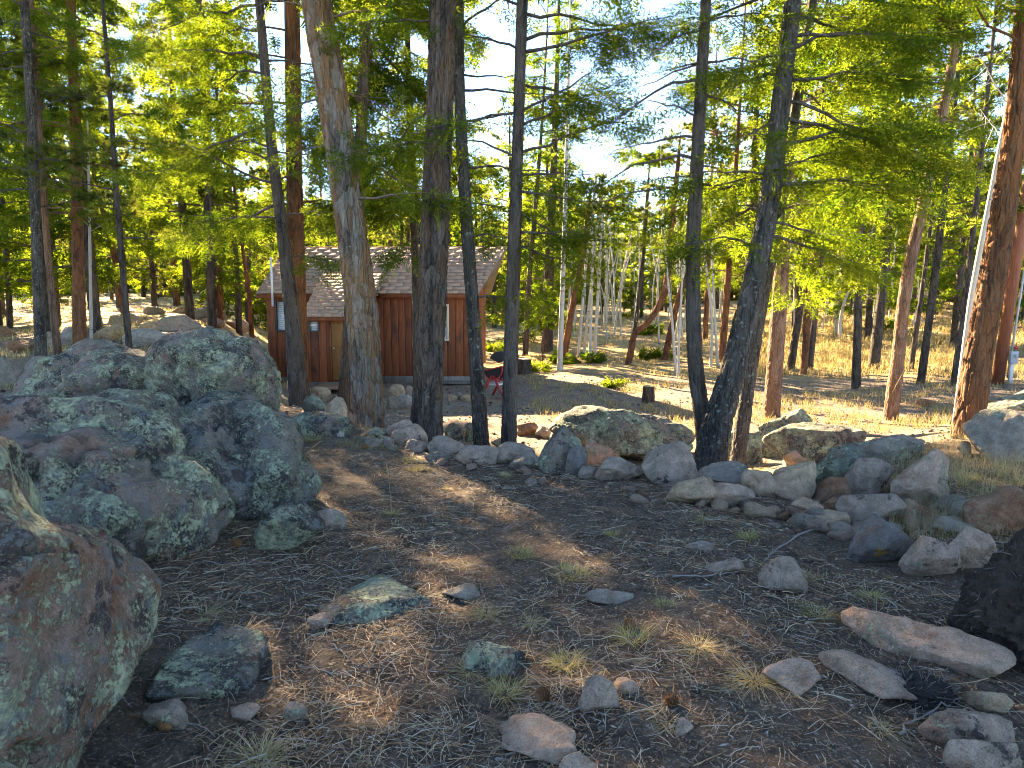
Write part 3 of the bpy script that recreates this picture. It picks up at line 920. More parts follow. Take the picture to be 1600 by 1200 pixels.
def trunk_from_px(pts, Y, top, lean_y=0.0):
    """pixel polyline, top of the picture first -> world points, base first; continued up to height top"""
    W = []
    pts = sorted(pts, key=lambda p: -p[1])
    for px, py, w in pts:
        p = at(px, py, Y)
        W.append([*p, w * 0.82 / 2 * pxm(Y) / math.hypot(1, (px - 800) / F)])      # a round trunk off the axis shows wider
    W = np.array(W)
    gz = hz(W[0, 0], W[0, 1])
    k = (W[1, :3] - W[0, :3]) / max(W[1, 2] - W[0, 2], 0.05)
    b = W[0].copy(); drop = gz - 0.18 - b[2]
    if drop < -0.02:
        b[:3] += k * drop; b[3] *= 1.04
        W = np.vstack([b, W])
    # continue upwards along the top direction, straightening
    if W[-1, 2] < top:
        d = (W[-1, :3] - W[-2, :3]); d /= d[2]
        h = top - W[-1, 2]
        r1 = W[-1, 3]
        for f in (0.25, 0.5, 0.75, 1.0):
            p = W[-1 if f == 0.25 else -1]
        base = W[-1].copy(); add = []
        for f in (0.3, 0.65, 1.0):
            q = base[:3] + np.array([d[0] * h * f * (1 - 0.35 * f), d[1] * h * f * (1 - 0.35 * f), h * f])
            add.append([*q, r1 * (1 - 0.9 * f)])
        W = np.vstack([W, add])
    return W

TREES = {}
def px_tree(key, label, pts, Y, bark, top=14.0, sides=24, step=0.06, rough=0.07, seed=1, kind='fir', lod='mid', group=None,
            zones=(), extra=(), cat='tree', name='conifer_tree', upper=True, freq=9.0, flare=0.18, ulen=(1.9, 0.4), un=14, vert=0.2):
    """zones: (z0, z1, n, Lmin, Lmax, az_center_deg, az_spread_deg, el, droop, fol) in metres above the tree's base"""
    W = trunk_from_px(pts, Y, top)
    base = W[0, :3].copy(); base[2] += 0.18
    root = empty(name, base)
    tag(root, label, cat, group)
    P = W[:, :3] - base; R = W[:, 3]
    me, C, Rr = trunk_mesh(P, R, sides, step, seed, rough, flare, vert, freq)
    link('trunk', me, bark, root)
    def along(z):
        return np.array([np.interp(z, C[:, 2], C[:, c]) for c in range(3)]), float(np.interp(z, C[:, 2], Rr))
    rng = np.random.default_rng(seed + 100)
    cr = Crown(seed + 50, kind, lod)
    for z0, z1, n, La, Lb, azc, azs, el, droop, fol in zones:
        for k in range(n):
            z = z0 + (z1 - z0) * (k + rng.uniform(0.1, 0.9)) / n
            p, r = along(z)
            az = math.radians(azc + rng.uniform(-azs, azs))
            L = rng.uniform(La, Lb)
            cr.limb(p, az, math.radians(el + rng.uniform(-18, 18)), L, droop * rng.uniform(.5, 1.7), min(0.034, 0.007 + 0.009 * L, r * 0.4), fol=fol, wig=.09)
    cr.add_to(root, M['deadtwig'] if kind == 'x' else bark, M[kind])
    if upper:
        z0u = max([z[1] for z in zones] + [(top - base[2]) * 0.38])
        cu = Crown(seed + 70, kind, 'lo')
        zt = top - base[2]
        for k in range(un):
            f = (k + rng.uniform(0, 1)) / un
            z = z0u + (zt - z0u) * f * 0.98
            p, r = along(z)
            L = (ulen[0] * (1 - f) ** 0.7 + ulen[1]) * rng.uniform(0.75, 1.15)
            cu.limb(p, rng.uniform(0, 2 * math.pi), math.radians(rng.uniform(0, 25) + 25 * f), L, 0.12, min(0.04, 0.01 + 0.012 * L))
        cu.add_to(root, bark, M[kind], 'upper_crown')
    TREES[key] = root
    return root

R_, L_, B_, FR = 0, 180, 90, -90       # directions: right, left, back (away), front
# --- large trunks along the stone wall
px_tree('T7', 'thick leaning pine trunk with grey and orange plated bark in front of the cabin door',
        [(494, 0, 50), (520, 150, 52), (545, 330, 53), (565, 480, 57), (572, 600, 60), (575, 680, 66)], 9.2, M['bark_big'], 15, 84, 0.018, 0.11, 11, 'fir', 'hi', freq=11, flare=.22,
        zones=[(3.1, 6.0, 5, 1.1, 1.8, R_ + 15, 45, 0, 0.14, 0.9), (3.4, 5.8, 4, 0.8, 1.4, L_, 50, 5, 0.1, 0.5)])
px_tree('T8', 'thick straight trunk with dark ridged bark right of the leaning pine',
        [(692, 0, 47), (686, 200, 49), (677, 400, 53), (669, 600, 56), (665, 690, 63)], 8.9, M['bark_ridge'], 16, 84, 0.018, 0.12, 23, 'fir', 'hi', freq=11, flare=.22,
        zones=[(2.6, 5.6, 4, 0.9, 1.6, L_ - 25, 40, -5, 0.15, 0.9)])
px_tree('T9', 'slim dark trunk close to the right of the thick ridged trunk',
        [(716, 0, 19), (718, 150, 20), (728, 330, 23), (740, 500, 25), (752, 692, 30)], 9.3, M['bark_lichen'], 13, 40, 0.025, 0.08, 31, 'fir', 'hi', freq=13,
        zones=[(3.6, 6.2, 6, 0.9, 1.5, R_, 30, 12, 0.05, 0.35), (2.2, 3.6, 3, 0.6, 1.0, R_, 40, 0, 0.15, 0.7)])
px_tree('T10', 'slim straight dark trunk standing in front of the red grill',
        [(816, 0, 20), (808, 250, 21), (803, 400, 25), (797, 600, 28), (795, 692, 31)], 9.0, M['bark_fir'], 14, 44, 0.022, 0.08, 41, 'fir', 'hi', freq=13,
        zones=[(3.5, 6.3, 10, 1.3, 2.0, R_ + 8, 26, 14, 0.02, 0.62), (3.8, 6.0, 4, 0.8, 1.4, L_, 30, 8, 0.08, 0.5), (2.7, 3.6, 4, 0.8, 1.2, R_ + 5, 25, -3, 0.14, 0.8)])
px_tree('T11', 'slim straight left trunk of the trio growing from the big lichened boulder',
        [(1103, 0, 19), (1092, 200, 23), (1083, 400, 27), (1086, 560, 29), (1098, 655, 33), (1104, 712, 34)], 8.5, M['bark_fir'], 13, 44, 0.022, 0.08, 51, 'fir', 'hi', freq=13,
        zones=[(3.4, 5.9, 7, 0.8, 1.5, L_ + 5, 28, 6, 0.28, 0.0), (3.0, 5.6, 3, 0.6, 1.1, L_, 40, 0, 0.1, 0.3), (3.2, 5.8, 5, 0.8, 1.3, R_ + 20, 40, 4, 0.10, 0.8)])
px_tree('T12', 'leaning dark trunk with pale lichen spots, largest of the trio at the boulder',
        [(1239, 0, 29), (1225, 120, 31), (1204, 300, 37), (1180, 430, 41), (1150, 560, 46), (1116, 680, 55), (1110, 722, 58)], 8.3, M['bark_lichen'], 14, 72, 0.019, 0.11, 61, 'fir', 'hi', freq=10,
        zones=[(2.9, 6.0, 13, 1.3, 2.3, R_ + 8, 34, 4, 0.10, 0.95), (2.6, 5.6, 4, 0.7, 1.2, L_ + 20, 30, 0, 0.15, 0.7), (3.0, 6.0, 5, 1.2, 2.0, B_, 40, 0, 0.1, 0.9)])
px_tree('T13', 'dark leaning trunk just right of and behind the lichen-spotted one',
        [(1232, 240, 20), (1210, 370, 24), (1185, 500, 25), (1169, 600, 27), (1158, 680, 30)], 9.9, M['bark_lichen'], 13, 44, 0.022, 0.09, 71, 'fir', 'hi', freq=12,
        zones=[(3.0, 6.2, 7, 1.0, 1.8, R_ + 30, 40, 0, 0.12, 0.9)])
px_tree('T16', 'leaning thick orange-brown pine trunk at the right edge beside the grey slab',
        [(1599, 0, 28), (1585, 200, 40), (1560, 380, 50), (1532, 540, 54), (1508, 700, 62)], 8.0, M['bark_pond'], 15, 84, 0.018, 0.12, 81, 'pine', 'hi', freq=8, flare=.22,
        zones=[(3.9, 6.0, 5, 0.9, 1.6, L_ + 5, 28, 25, 0.0, 0.5)])
# --- second row
px_tree('T5', 'dark grey fir trunk rising in front of the left cabin window',
        [(405, 0, 15), (424, 220, 19), (440, 350, 22), (455, 480, 28), (466, 612, 37)], 12.0, M['bark_fir'], 15, 48, 0.03, 0.08, 91, 'fir', 'hi', freq=12,
        zones=[(3.2, 7.4, 13, 1.3, 2.5, L_ - 5, 38, 4, 0.09, 0.7), (2.4, 7.0, 7, 0.9, 1.6, R_ + 10, 40, 0, 0.12, 0.85)])
px_tree('T6', 'rough orange-brown pine trunk directly behind the dark fir by the cabin',
        [(457, 60, 27), (459, 200, 29), (463, 400, 31), (470, 612, 34)], 13.2, M['bark_pond'], 16, 56, 0.03, 0.10, 101, 'fir', 'mid', freq=12,
        zones=[(3.4, 7.5, 10, 1.2, 2.4, B_ + 40, 80, 0, 0.1, 0.9)])
px_tree('T1', 'dark slender trunk furthest left of the front row behind the boulders',
        [(38, 0, 17), (50, 200, 19), (58, 400, 22), (64, 556, 25)], 15.0, M['bark_lichen'], 15, 40, 0.035, 0.07, 111, 'pine', 'mid', freq=14, un=18, ulen=(2.0, .5),
        zones=[(3.0, 9.0, 24, 1.1, 2.2, 90, 180, 8, 0.05, 0.8)])
px_tree('T1b', 'thin leaning pale-brown trunk just right of the far-left dark trunk',
        [(66, 260, 13), (75, 400, 14), (90, 548, 17)], 16.0, M['bark_pink'], 12, 28, 0.05, 0.05, 121, 'fir', 'mid', un=26, ulen=(2.2, .5),
        zones=[(3.0, 8.0, 14, 0.9, 1.8, 90, 180, 0, 0.12, 0.8)])
px_tree('T2', 'orange pine trunk between two dark trunks at the far left',
        [(112, 40, 18), (118, 230, 21), (125, 545, 26)], 17.5, M['bark_red'], 16, 36, 0.05, 0.09, 131, 'fir', 'mid', un=24,
        zones=[(3.0, 9.0, 16, 1.3, 2.3, 90, 180, 2, 0.10, 0.8)])
px_tree('T3', 'thin dark fir trunk in front of the pale rocks on the left slope',
        [(160, 0, 7), (172, 150, 9), (182, 300, 11), (202, 545, 14)], 15.0, M['bark_fir'], 11, 32, 0.04, 0.06, 141, 'pine', 'mid',
        zones=[(2.3, 8.2, 22, 0.9, 1.9, 90, 180, 12, 0.04, 0.75)])
px_tree('T14', 'straight orange-brown pine trunk in the yard right of the lichened trio',
        [(1232, 200, 20), (1226, 330, 24), (1219, 450, 29), (1206, 640, 33)], 17.0, M['bark_pink'], 16, 44, 0.04, 0.08, 151, 'fir', 'mid', freq=12,
        zones=[(4.6, 9.8, 22, 1.6, 3.0, R_ + 10, 70, 2, 0.08, 0.95)])
px_tree('T15', 'leaning pinkish-brown pine trunk in the middle of the right yard',
        [(1502, 20, 16), (1470, 190, 19), (1444, 310, 22), (1415, 450, 25), (1403, 560, 27), (1393, 637, 29)], 16.6, M['bark_pink'], 16, 44, 0.04, 0.07, 161, 'fir', 'mid', freq=12,
        zones=[(4.8, 9.4, 14, 1.3, 2.4, L_ + 15, 60, 4, 0.08, 0.9)])
px_tree('T7b', 'short dark trunk standing behind the thick leaning pine near the cabin step',
        [(552, 440, 26), (546, 540, 28), (540, 640, 34)], 13.5, M['bark_ridge'], 14, 36, 0.04, 0.08, 171, 'fir', 'mid',
        zones=[(4.2, 8.6, 16, 1.3, 2.4, 70, 100, 2, 0.10, 0.95)])
px_tree('F1', 'bright green fir hidden behind the thick ridged trunk before the cabin',
        [(640, 160, 12), (648, 380, 15), (655, 640, 19)], 15.5, M['bark_fir'], 13, 28, 0.05, 0.06, 181, 'fir', 'mid',
        zones=[(4.6, 9.0, 24, 1.2, 2.2, 90, 180, -4, 0.14, 1.0)])

# --- trunks in the yard and beyond, seen smaller
def far_tree(key, label, pts, Y, bark, kind='pine', top=14, seed=1, zones=None, un=14, rough=0.06, group=None, name='conifer_tree', ulen=(1.9, .4)):
    z = zones if zones is not None else [(4.5, 9.0, 12, 1.2, 2.3, 90, 180, 5, 0.08, 0.85), (1.8, 4.5, 8, 0.6, 1.4, 90, 180, 0, 0.15, 0.0)]
    return px_tree(key, label, pts, Y, bark, top, 18, 0.10, rough, seed, kind, 'lo', group, zones=z, un=un, name=name, ulen=ulen)
far_tree('T18', 'straight dark trunk standing in the dry grass of the right yard', [(1348, 290, 12), (1342, 450, 14), (1338, 585, 18)], 22, M['bark_fir'], seed=201)
far_tree('T19', 'dark trunk with flared base behind the straight one in the dry grass', [(1392, 300, 14), (1381, 430, 18), (1368, 548, 22)], 27, M['bark_fir'], 'fir', seed=202)
far_tree('T20', 'dark leaning trunk right of the pinkish pine in the yard', [(1474, 320, 13), (1461, 430, 15), (1441, 582, 16)], 22.5, M['bark_fir'], seed=203)
far_tree('T21', 'thin dark trunk on the grass between the pinkish pine and leaning trunk', [(1455, 340, 8), (1444, 430, 9), (1428, 542, 11)], 27, M['bark_fir'], 'fir', seed=204, un=14)
far_tree('T22', 'thin dark trunk left of the thick orange pine at right', [(1531, 260, 11), (1516, 400, 12), (1492, 588, 14)], 21.5, M['bark_fir'], seed=205)
far_tree('T23', 'left trunk of the three dark pines beyond the lichened trio', [(1262, 380, 11), (1252, 470, 12), (1240, 545, 15)], 27, M['bark_fir'], 'fir', seed=206)
far_tree('T23b', 'middle trunk of the three dark pines beyond the lichened trio', [(1284, 330, 11), (1268, 440, 13), (1258, 552, 14)], 26, M['bark_red'], seed=207)
far_tree('T23c', 'right trunk of the three dark pines beyond the lichened trio', [(1296, 320, 11), (1280, 430, 12), (1268, 545, 13)], 27.5, M['bark_fir'], seed=208)
far_tree('T24', 'pine with a strongly curved red-brown trunk near the yard centre', [(1060, 250, 8), (1049, 360, 10), (1046, 410, 11), (1036, 462, 12), (1015, 500, 12), (992, 522, 12), (986, 548, 12)], 29, M['bark_red'], 'pine', 7.5, seed=209,
         zones=[(4.0, 7.5, 14, .8, 1.8, 90, 180, 5, 0.08, 0.85)], un=8, ulen=(.9, .3))
far_tree('T25', 'leaning red-brown pine just left of the lichened trio', [(1088, 380, 9), (1074, 430, 10), (1059, 470, 11), (1045, 532, 13)], 31, M['bark_red'], 'pine', 8, seed=210)
far_tree('T26', 'leaning orange pine beside the white aspen clump', [(917, 350, 9), (906, 420, 11), (896, 470, 12), (885, 532, 14)], 31, M['bark_red'], 'pine', 6, seed=211,
         zones=[(3.0, 5.5, 12, 0.6, 1.4, 90, 180, -5, 0.25, 0.0)], un=10)
far_tree('T27', 'dark thick trunk behind the orange leaning pine', [(862, 330, 15), (858, 420, 18), (855, 535, 21)], 34, M['bark_ridge'], 'fir', 17, seed=212)
far_tree('T28', 'dark slim trunk right of the cabin behind the grill', [(836, 330, 8), (828, 420, 9), (822, 530, 11)], 33, M['bark_fir'], 'fir', 15, seed=213)
far_tree('T29', 'thin dark trunk left of the curved pine', [(1012, 300, 6), (1003, 420, 7), (988, 545, 8)], 32, M['bark_fir'], 'fir', 7, seed=214, un=8, ulen=(1.0, .3))
far_tree('T30', 'leaning orange trunk behind the far-left dark trunks', [(165, 350, 9), (180, 410, 11), (193, 485, 12)], 30, M['bark_red'], 'pine', 13, seed=215)
far_tree('T31', 'red-brown trunk on the slope left of the cabin', [(342, 330, 9), (343, 420, 11), (344, 500, 13)], 30, M['bark_pond'], 'pine', 14, seed=216)
far_tree('T32', 'dark leaning trunk beside the red-brown one left of the cabin', [(362, 330, 9), (370, 420, 10), (373, 500, 12)], 31, M['bark_fir'], 'pine', 14, seed=217)
far_tree('T33', 'slim orange trunk nearest the left end of the cabin', [(378, 380, 7), (388, 450, 8), (393, 515, 9)], 27, M['bark_red'], 'pine', 13, seed=218)
far_tree('T34', 'dark trunk in the gap between the two left dark trunks', [(115, 300, 9), (140, 400, 10), (146, 500, 11)], 32, M['bark_fir'], 'fir', 14, seed=219)
far_tree('T35', 'dark trunk at the far left edge of the wood', [(5, 330, 11), (12, 420, 12), (16, 520, 14)], 27, M['bark_fir'], 'fir', 14, seed=220)
far_tree('T36', 'orange pine trunk seen just right of the lichened trio far off', [(1108, 380, 8), (1105, 450, 9), (1102, 520, 10)], 40, M['bark_red'], 'pine', 15, seed=221)
far_tree('T37', 'dark trunk seen between the trunks of the lichened trio', [(1143, 360, 11), (1138, 430, 12), (1130, 530, 14)], 30, M['bark_red'], 'pine', 14, seed=222)

# --- aspens
def px_aspen(key, label, pts, Y, seed, top, group=None, twigs=8):
    W = trunk_from_px(pts, Y, top)
    base = W[0, :3].copy(); base[2] += 0.18
    root = empty('aspen_tree', base); tag(root, label, 'tree', group)
    me, C, Rr = trunk_mesh(W[:, :3] - base, W[:, 3], 12, 0.12, seed, 0.02, 0.15, 0.5)
    link('trunk', me, M['bark_aspen'], root)
    cr = Crown(seed, 'pine', 'lo'); rng = np.random.default_rng(seed)
    for k in range(twigs):
        z = C[-1, 2] * rng.uniform(0.35, 0.98)
        p = np.array([np.interp(z, C[:, 2], C[:, c]) for c in range(3)])
        cr.limb(p, rng.uniform(0, 6.28), math.radians(rng.uniform(15, 55)), rng.uniform(0.5, 1.3), -0.1, 0.012, fol=0)
    cr.add_to(root, M['bark_aspen'], None)
    return root
px_aspen('A1', 'tall white aspen trunk in the yard behind the slim straight trunk', [(889, 90, 5), (884, 300, 8), (879, 450, 9), (875, 562, 11)], 27, 1, 13)
px_aspen('A2', 'white aspen leaning against the thick orange pine at right', [(1553, 280, 11), (1522, 440, 12), (1510, 520, 11), (1495, 642, 13)], 11, 2, 8)
px_aspen('A3', 'thin white aspen between the left dark trunks', [(139, 290, 5), (141, 420, 6), (143, 538, 7)], 18, 3, 8)
for k, (pts, Y, lab) in enumerate([
    ([(930, 300, 4), (915, 420, 5), (905, 540, 6)], 31, 'leftmost slim aspen of the white clump near the orange leaning pine'),
    ([(938, 300, 4), (925, 430, 5), (914, 538, 6)], 31.5, 'second slim aspen of the white clump near the orange leaning pine'),
    ([(927, 330, 4), (925, 440, 5), (922, 545, 6)], 30, 'third slim aspen of the white clump near the orange leaning pine'),
    ([(942, 290, 4), (936, 430, 6), (930, 535, 7)], 31, 'rightmost slim aspen of the white clump near the orange leaning pine'),
    ([(1043, 430, 4), (1050, 500, 5), (1055, 568, 6)], 26, 'thin white aspen left of the lichened trio'),
    ([(1064, 470, 4), (1061, 530, 5), (1060, 580, 6)], 25, 'thin broken aspen pole beside the lichened trio'),
    ([(1105, 430, 4), (1112, 500, 5), (1111, 562, 6)], 28, 'left aspen of the pair seen between the trio trunks'),
    ([(1114, 430, 4), (1117, 500, 5), (1121, 560, 6)], 28, 'right aspen of the pair seen between the trio trunks'),
    ([(1388, 300, 5), (1320, 470, 6), (1313, 540, 7)], 38, 'leaning aspen behind the straight dark yard trunk'),
    ([(1322, 330, 5), (1312, 460, 6), (1306, 520, 6)], 40, 'slim aspen left of the straight dark yard trunk')]):
    px_aspen('A%d' % (k + 4), lab, pts, Y, 20 + k, 6.5, twigs=5)

# --- prototypes and copies for the wood behind
def proto(seed, kind, H, bark, zlow, Lmax, n, dead=6, lod='lo', r=0.17):
    rng = np.random.default_rng(seed)
    root = empty('conifer_tree', (0, 0, 0))
    P = np.array([[0, 0, -0.3], [rng.normal(0, .05), rng.normal(0, .05), H * .3], [rng.normal(0, .12), rng.normal(0, .12), H * .65], [0, 0, H]])
    me, C, Rr = trunk_mesh(P, np.array([r, r * .82, r * .5, 0.02]), 12, 0.25, seed, 0.05, 0.2)
    link('trunk', me, bark, root)
    cr = Crown(seed, kind, lod)
    for k in range(n):
        f = (k + rng.uniform(0, 1)) / n
        z = zlow + (H - zlow) * f * 0.985
        p = np.array([np.interp(z, C[:, 2], C[:, c]) for c in range(3)])
        L = (Lmax * (1 - f) ** 0.75 + 0.3) * rng.uniform(0.7, 1.15)
        cr.limb(p, rng.uniform(0, 6.28), math.radians(rng.uniform(-8, 15) + 30 * f), L, 0.12 if kind == 'fir' else 0.02, min(.04, .01 + .01 * L), fol=0.9)
    for k in range(dead):
        z = zlow * rng.uniform(0.35, 1); cr.limb([0, 0, z], rng.uniform(0, 6.28), 0, rng.uniform(.6, 1.4), 0.15, 0.012, fol=0)
    cr.add_to(root, bark, M[kind])
    return root
PROTO = [proto(301, 'pine', 14, M['bark_pond'], 4.5, 2.3, 36), proto(302, 'pine', 12, M['bark_fir'], 3.2, 2.0, 34), proto(303, 'fir', 13, M['bark_fir'], 1.5, 2.4, 52),
         proto(304, 'fir', 9, M['bark_fir'], 0.5, 2.1, 46), proto(305, 'pine', 15, M['bark_pink'], 5.0, 2.4, 34), proto(306, 'fir', 14, M['bark_ridge'], 3.5, 2.4, 42),
         proto(307, 'fir', 5.5, M['bark_fir'], 0.25, 1.7, 40, 0), proto(308, 'pine', 7, M['bark_fir'], 0.8, 1.9, 36, 2)]
used_proto = [False] * len(PROTO)
rngT = np.random.default_rng(77)
placed = []
def put(pi, x, y, s, label, group):
    r = PROTO[pi]
    z = hz(x, y) - 0.05
    rz = rngT.uniform(0, 6.28); scl = (s * rngT.uniform(.9, 1.1),) * 2 + (s,)
    if used_proto[pi]:
        r = copy_tree(r, (x, y, z), rz, scl)
    else:
        used_proto[pi] = True; r.location = (x, y, z); r.rotation_euler = (0, 0, rz); r.scale = scl
    tag(r, label, 'tree', group)
    return r
HP = (14, 12, 13, 9, 15, 14, 5.5, 7)
ORD = 'first second third fourth fifth sixth seventh eighth ninth tenth eleventh twelfth thirteenth fourteenth'.split()
def scatter(n, s0, s1, y0, y1, label, group, pis, sc0=0.85, sc1=1.2, mind=1.8, maxpy=None, power=1.0):
    got = 0; tries = 0; made = []
    while got < n and tries < n * 40:
        tries += 1
        y = y0 + (y1 - y0) * rngT.uniform() ** power; x = y * rngT.uniform(s0, s1)
        if any((x - a) ** 2 + (y - b) ** 2 < mind ** 2 for a, b in placed): continue
        s = rngT.uniform(sc0, sc1); pi = int(rngT.choice(pis))
        al = (x - 4) * math.sin(SUN_AZ) + (y - 21) * math.cos(SUN_AZ); pe = (x - 4) * math.cos(SUN_AZ) - (y - 21) * math.sin(SUN_AZ)
        if al > 0 and -5.5 < pe < 3.5 and HP[pi] * s > .435 * al + .5: continue      # the open lane through which the sun reaches the yard
        if maxpy is not None:
            H = HP[pi]
            top = (450 - maxpy) / F * y + CAMZ
            s = min(s, (top - hz(x, y)) / H)
            if s < 0.35: continue
        placed.append((x, y)); made.append((x / y, put(pi, x, y, s, label, group))); got += 1
    if len(made) <= 14:
        for k, (_, r) in enumerate(sorted(made, key=lambda m: m[0])): r['label'] = label + ', ' + ORD[k] + ' from the left'
scatter(12, -0.74, -0.36, 22, 42, 'tall conifer beyond the rocky left slope', 'conifers beyond the left slope', [0, 1, 2, 5], mind=2.2)
scatter(9, -0.76, -0.35, 32, 60, 'bushy young conifer in the left wood', 'young conifers on the left', [3, 6, 7], mind=2.2)
scatter(22, -0.80, -0.34, 48, 90, 'distant conifer at the back of the left wood', 'far conifers on the left', [1, 2, 3, 5, 7], 0.6, 0.9)
scatter(12, -0.33, 0.03, 34, 70, 'tall conifer in the wood behind the cabin', 'conifers behind the cabin', [0, 1, 2, 3, 5])
scatter(10, -0.33, 0.05, 36, 70, 'bushy young conifer behind the cabin', 'young conifers behind the cabin', [3, 6, 7])
scatter(8, 0.02, 0.08, 38, 80, 'tall conifer across the yard beside the cabin', 'conifers across the yard', [1, 2, 3, 5])
scatter(14, 0.10, 0.30, 58, 100, 'low distant conifer under the gap of blue sky', 'conifers below the sky gap', [3, 6, 7, 2], 0.6, 1.0, maxpy=250)
scatter(22, 0.27, 0.80, 36, 95, 'distant conifer at the back of the right yard', 'far conifers on the right', [0, 1, 2, 3, 4, 5])
scatter(10, 0.25, 0.80, 55, 95, 'bushy young conifer at the back of the right yard', 'young conifers on the right', [3, 6, 7])
scatter(26, -0.80, -0.30, 50, 95, 'low bushy conifer filling the back of the left wood', 'low conifers at the back left', [3, 6, 7], 0.8, 1.2)
scatter(20, -0.30, 0.12, 50, 95, 'low bushy conifer filling the wood behind the cabin', 'low conifers far behind the cabin', [3, 6, 7], 0.8, 1.2)
scatter(18, 0.28, 0.80, 66, 100, 'low bushy conifer filling the back of the right wood', 'low conifers at the back right', [3, 6, 7, 3], 0.9, 1.4)
scatter(12, 0.28, 0.80, 30, 60, 'tall conifer behind the right yard pines', 'tall conifers behind the right yard', [1, 2, 5], mind=2.5)
scatter(16, -0.33, 0.06, 55, 90, 'far tall conifer showing above the cabin', 'far tall conifers above the cabin', [0, 1, 2, 5], 0.95, 1.25, mind=1.5)
scatter(16, -0.80, -0.33, 50, 90, 'far tall conifer in the left wood', 'far tall conifers on the left', [0, 1, 2, 5], 0.9, 1.2, mind=1.5)
scatter(18, 0.29, 0.80, 48, 90, 'far tall conifer in the right wood', 'far tall conifers on the right', [0, 1, 2, 5], 0.9, 1.2, mind=1.5)
# left of the frame, the wood goes on and shades the clearing
scatter(5, -1.5, -0.85, 12, 30, 'conifer in the wood left of the boulders', 'conifers left of the clearing', [1, 2, 3, 5], mind=2.5)


def aspen_proto(seed, H):
    rng = np.random.default_rng(seed); root = empty('aspen_tree')
    P = np.array([[0, 0, -0.2], [rng.normal(0, .1), rng.normal(0, .1), H * .4], [rng.normal(0, .2), rng.normal(0, .2), H * .75], [rng.normal(0, .25), 0, H]])
    me, C, Rr = trunk_mesh(P, np.array([.055, .046, .032, .01]), 8, 0.3, seed, 0.02, 0.1)
    link('trunk', me, M['bark_aspen'], root)
    cr = Crown(seed, 'pine', 'lo')
    for k in range(9):
        z = H * rng.uniform(.4, .97)
        p = np.array([np.interp(z, C[:, 2], C[:, c]) for c in range(3)])
        cr.limb(p, rng.uniform(0, 6.28), math.radians(rng.uniform(20, 55)), rng.uniform(.5, 1.2), -.1, .012, fol=0)
    cr.add_to(root, M['bark_aspen'], None)
    return root
AP = [aspen_proto(s, 7.0 + s % 3) for s in (401, 402, 403)]
ap_used = [False] * 3
def scatter_aspen(n, s0, s1, y0, y1, label, group):
    for k in range(n):
        y = rngT.uniform(y0, y1); x = y * rngT.uniform(s0, s1); i = k % 3
        loc, rz, s = (x, y, hz(x, y)), rngT.uniform(0, 6.28), rngT.uniform(.7, 1.15)
        if ap_used[i]: r = copy_tree(AP[i], loc, rz, (s, s, s))
        else:
            ap_used[i] = True; r = AP[i]; r.location = loc; r.rotation_euler = (0, 0, rz); r.scale = (s, s, s)
        r.rotation_euler = (rngT.normal(0, .04), rngT.normal(0, .05), rz)
        tag(r, label, 'tree', group)
scatter_aspen(48, 0.07, 0.34, 38, 66, 'slender bare aspen in the pale grove across the yard', 'aspens in the grove across the yard')
scatter_aspen(44, 0.34, 0.58, 40, 66, 'slender bare aspen in the pale grove behind the right pines', 'aspens behind the right pines')

# the wood goes on far behind as one mass
def distant_wood():
    rng = np.random.default_rng(9); Vs, ts = [], []
    pos, dr, sz = [], [], []
    wood = MB()
    for k in range(620):
        y = rng.uniform(85, 165); x = y * rng.uniform(-0.9, 0.95)
        s = x / y
        H = rng.uniform(8, 15)
        if 0.12 < s < 0.28: H = min(H, (450 - 300) / F * y + CAMZ - hz(x, y))
        if H < 3: continue
        z0 = hz(x, y)
        wood.tube([(x, y, z0 - .2), (x, y, z0 + H)], [.2, .03], 5)
        n = 26
        f = rng.uniform(0, 1, n); r = (1 - f) * 2.6 + .3; a = rng.uniform(0, 6.28, n)
        P = np.stack([x + np.cos(a) * r * .5, y + np.sin(a) * r * .5, z0 + H * (.04 + .96 * f)], -1)
        pos.append(P); dr.append(np.stack([np.cos(a), np.sin(a), rng.uniform(-.3, .4, n)], -1)); sz.append(rng.uniform(4.0, 7.0, n))
    V, t = sprays(rng, np.concatenate(pos), np.concatenate(dr), np.concatenate(sz), 'fir', 'far')
    o = link('distant_wood', mk_mesh('distant_wood', V, [np.arange(len(V)).reshape(-1, 3)], tint=t), M['fir'])
    tag(o, 'far conifer wood closing the view behind the trees', 'wood', kind='stuff')
    o2 = wood.build('distant_trunks', M['bark_fir']); tag(o2, 'trunks of the far conifer wood behind the trees', 'trunks', kind='stuff')
distant_wood()

# --- saplings and low shrubs
def shrub(name, label, px, py, wpx, hm, Y=None, kind='fir', n=26, stem=0.0, group=None, cat='shrub', seed=1):
    g = ground(px, py); w = wpx * pxm(g[1]) / 2
    root = empty(name, g); tag(root, label, cat, group)
    cr = Crown(seed, kind, 'lo'); rng = np.random.default_rng(seed)
    if stem:
        m = MB(); m.tube([(0, 0, -.1), (0.02, 0, stem), (0, 0, stem + hm)], [.03, .022, .006], 6); m.build('stem', M['bark_fir'], root)
    for k in range(n):
        f = rng.uniform(0, 1)
        L = w * ((1 - f) ** .8 if stem else 1.0) * rng.uniform(.7, 1.1) + .05
        cr.limb([0, 0, stem + hm * f * (1 if stem else .25)], rng.uniform(0, 6.28), math.radians(5 if stem else rng.uniform(10, 55)), L, .1, .008, dens=1.8, start=.3)
    cr.size = [v * .6 for v in cr.size]
    cr.add_to(root, M['bark_fir'], M[kind], 'foliage')
shrub('fir_sapling', 'bright green young fir left of the tall white aspen', 848, 568, 60, 1.9, n=30, stem=1.4, cat='sapling', seed=3)
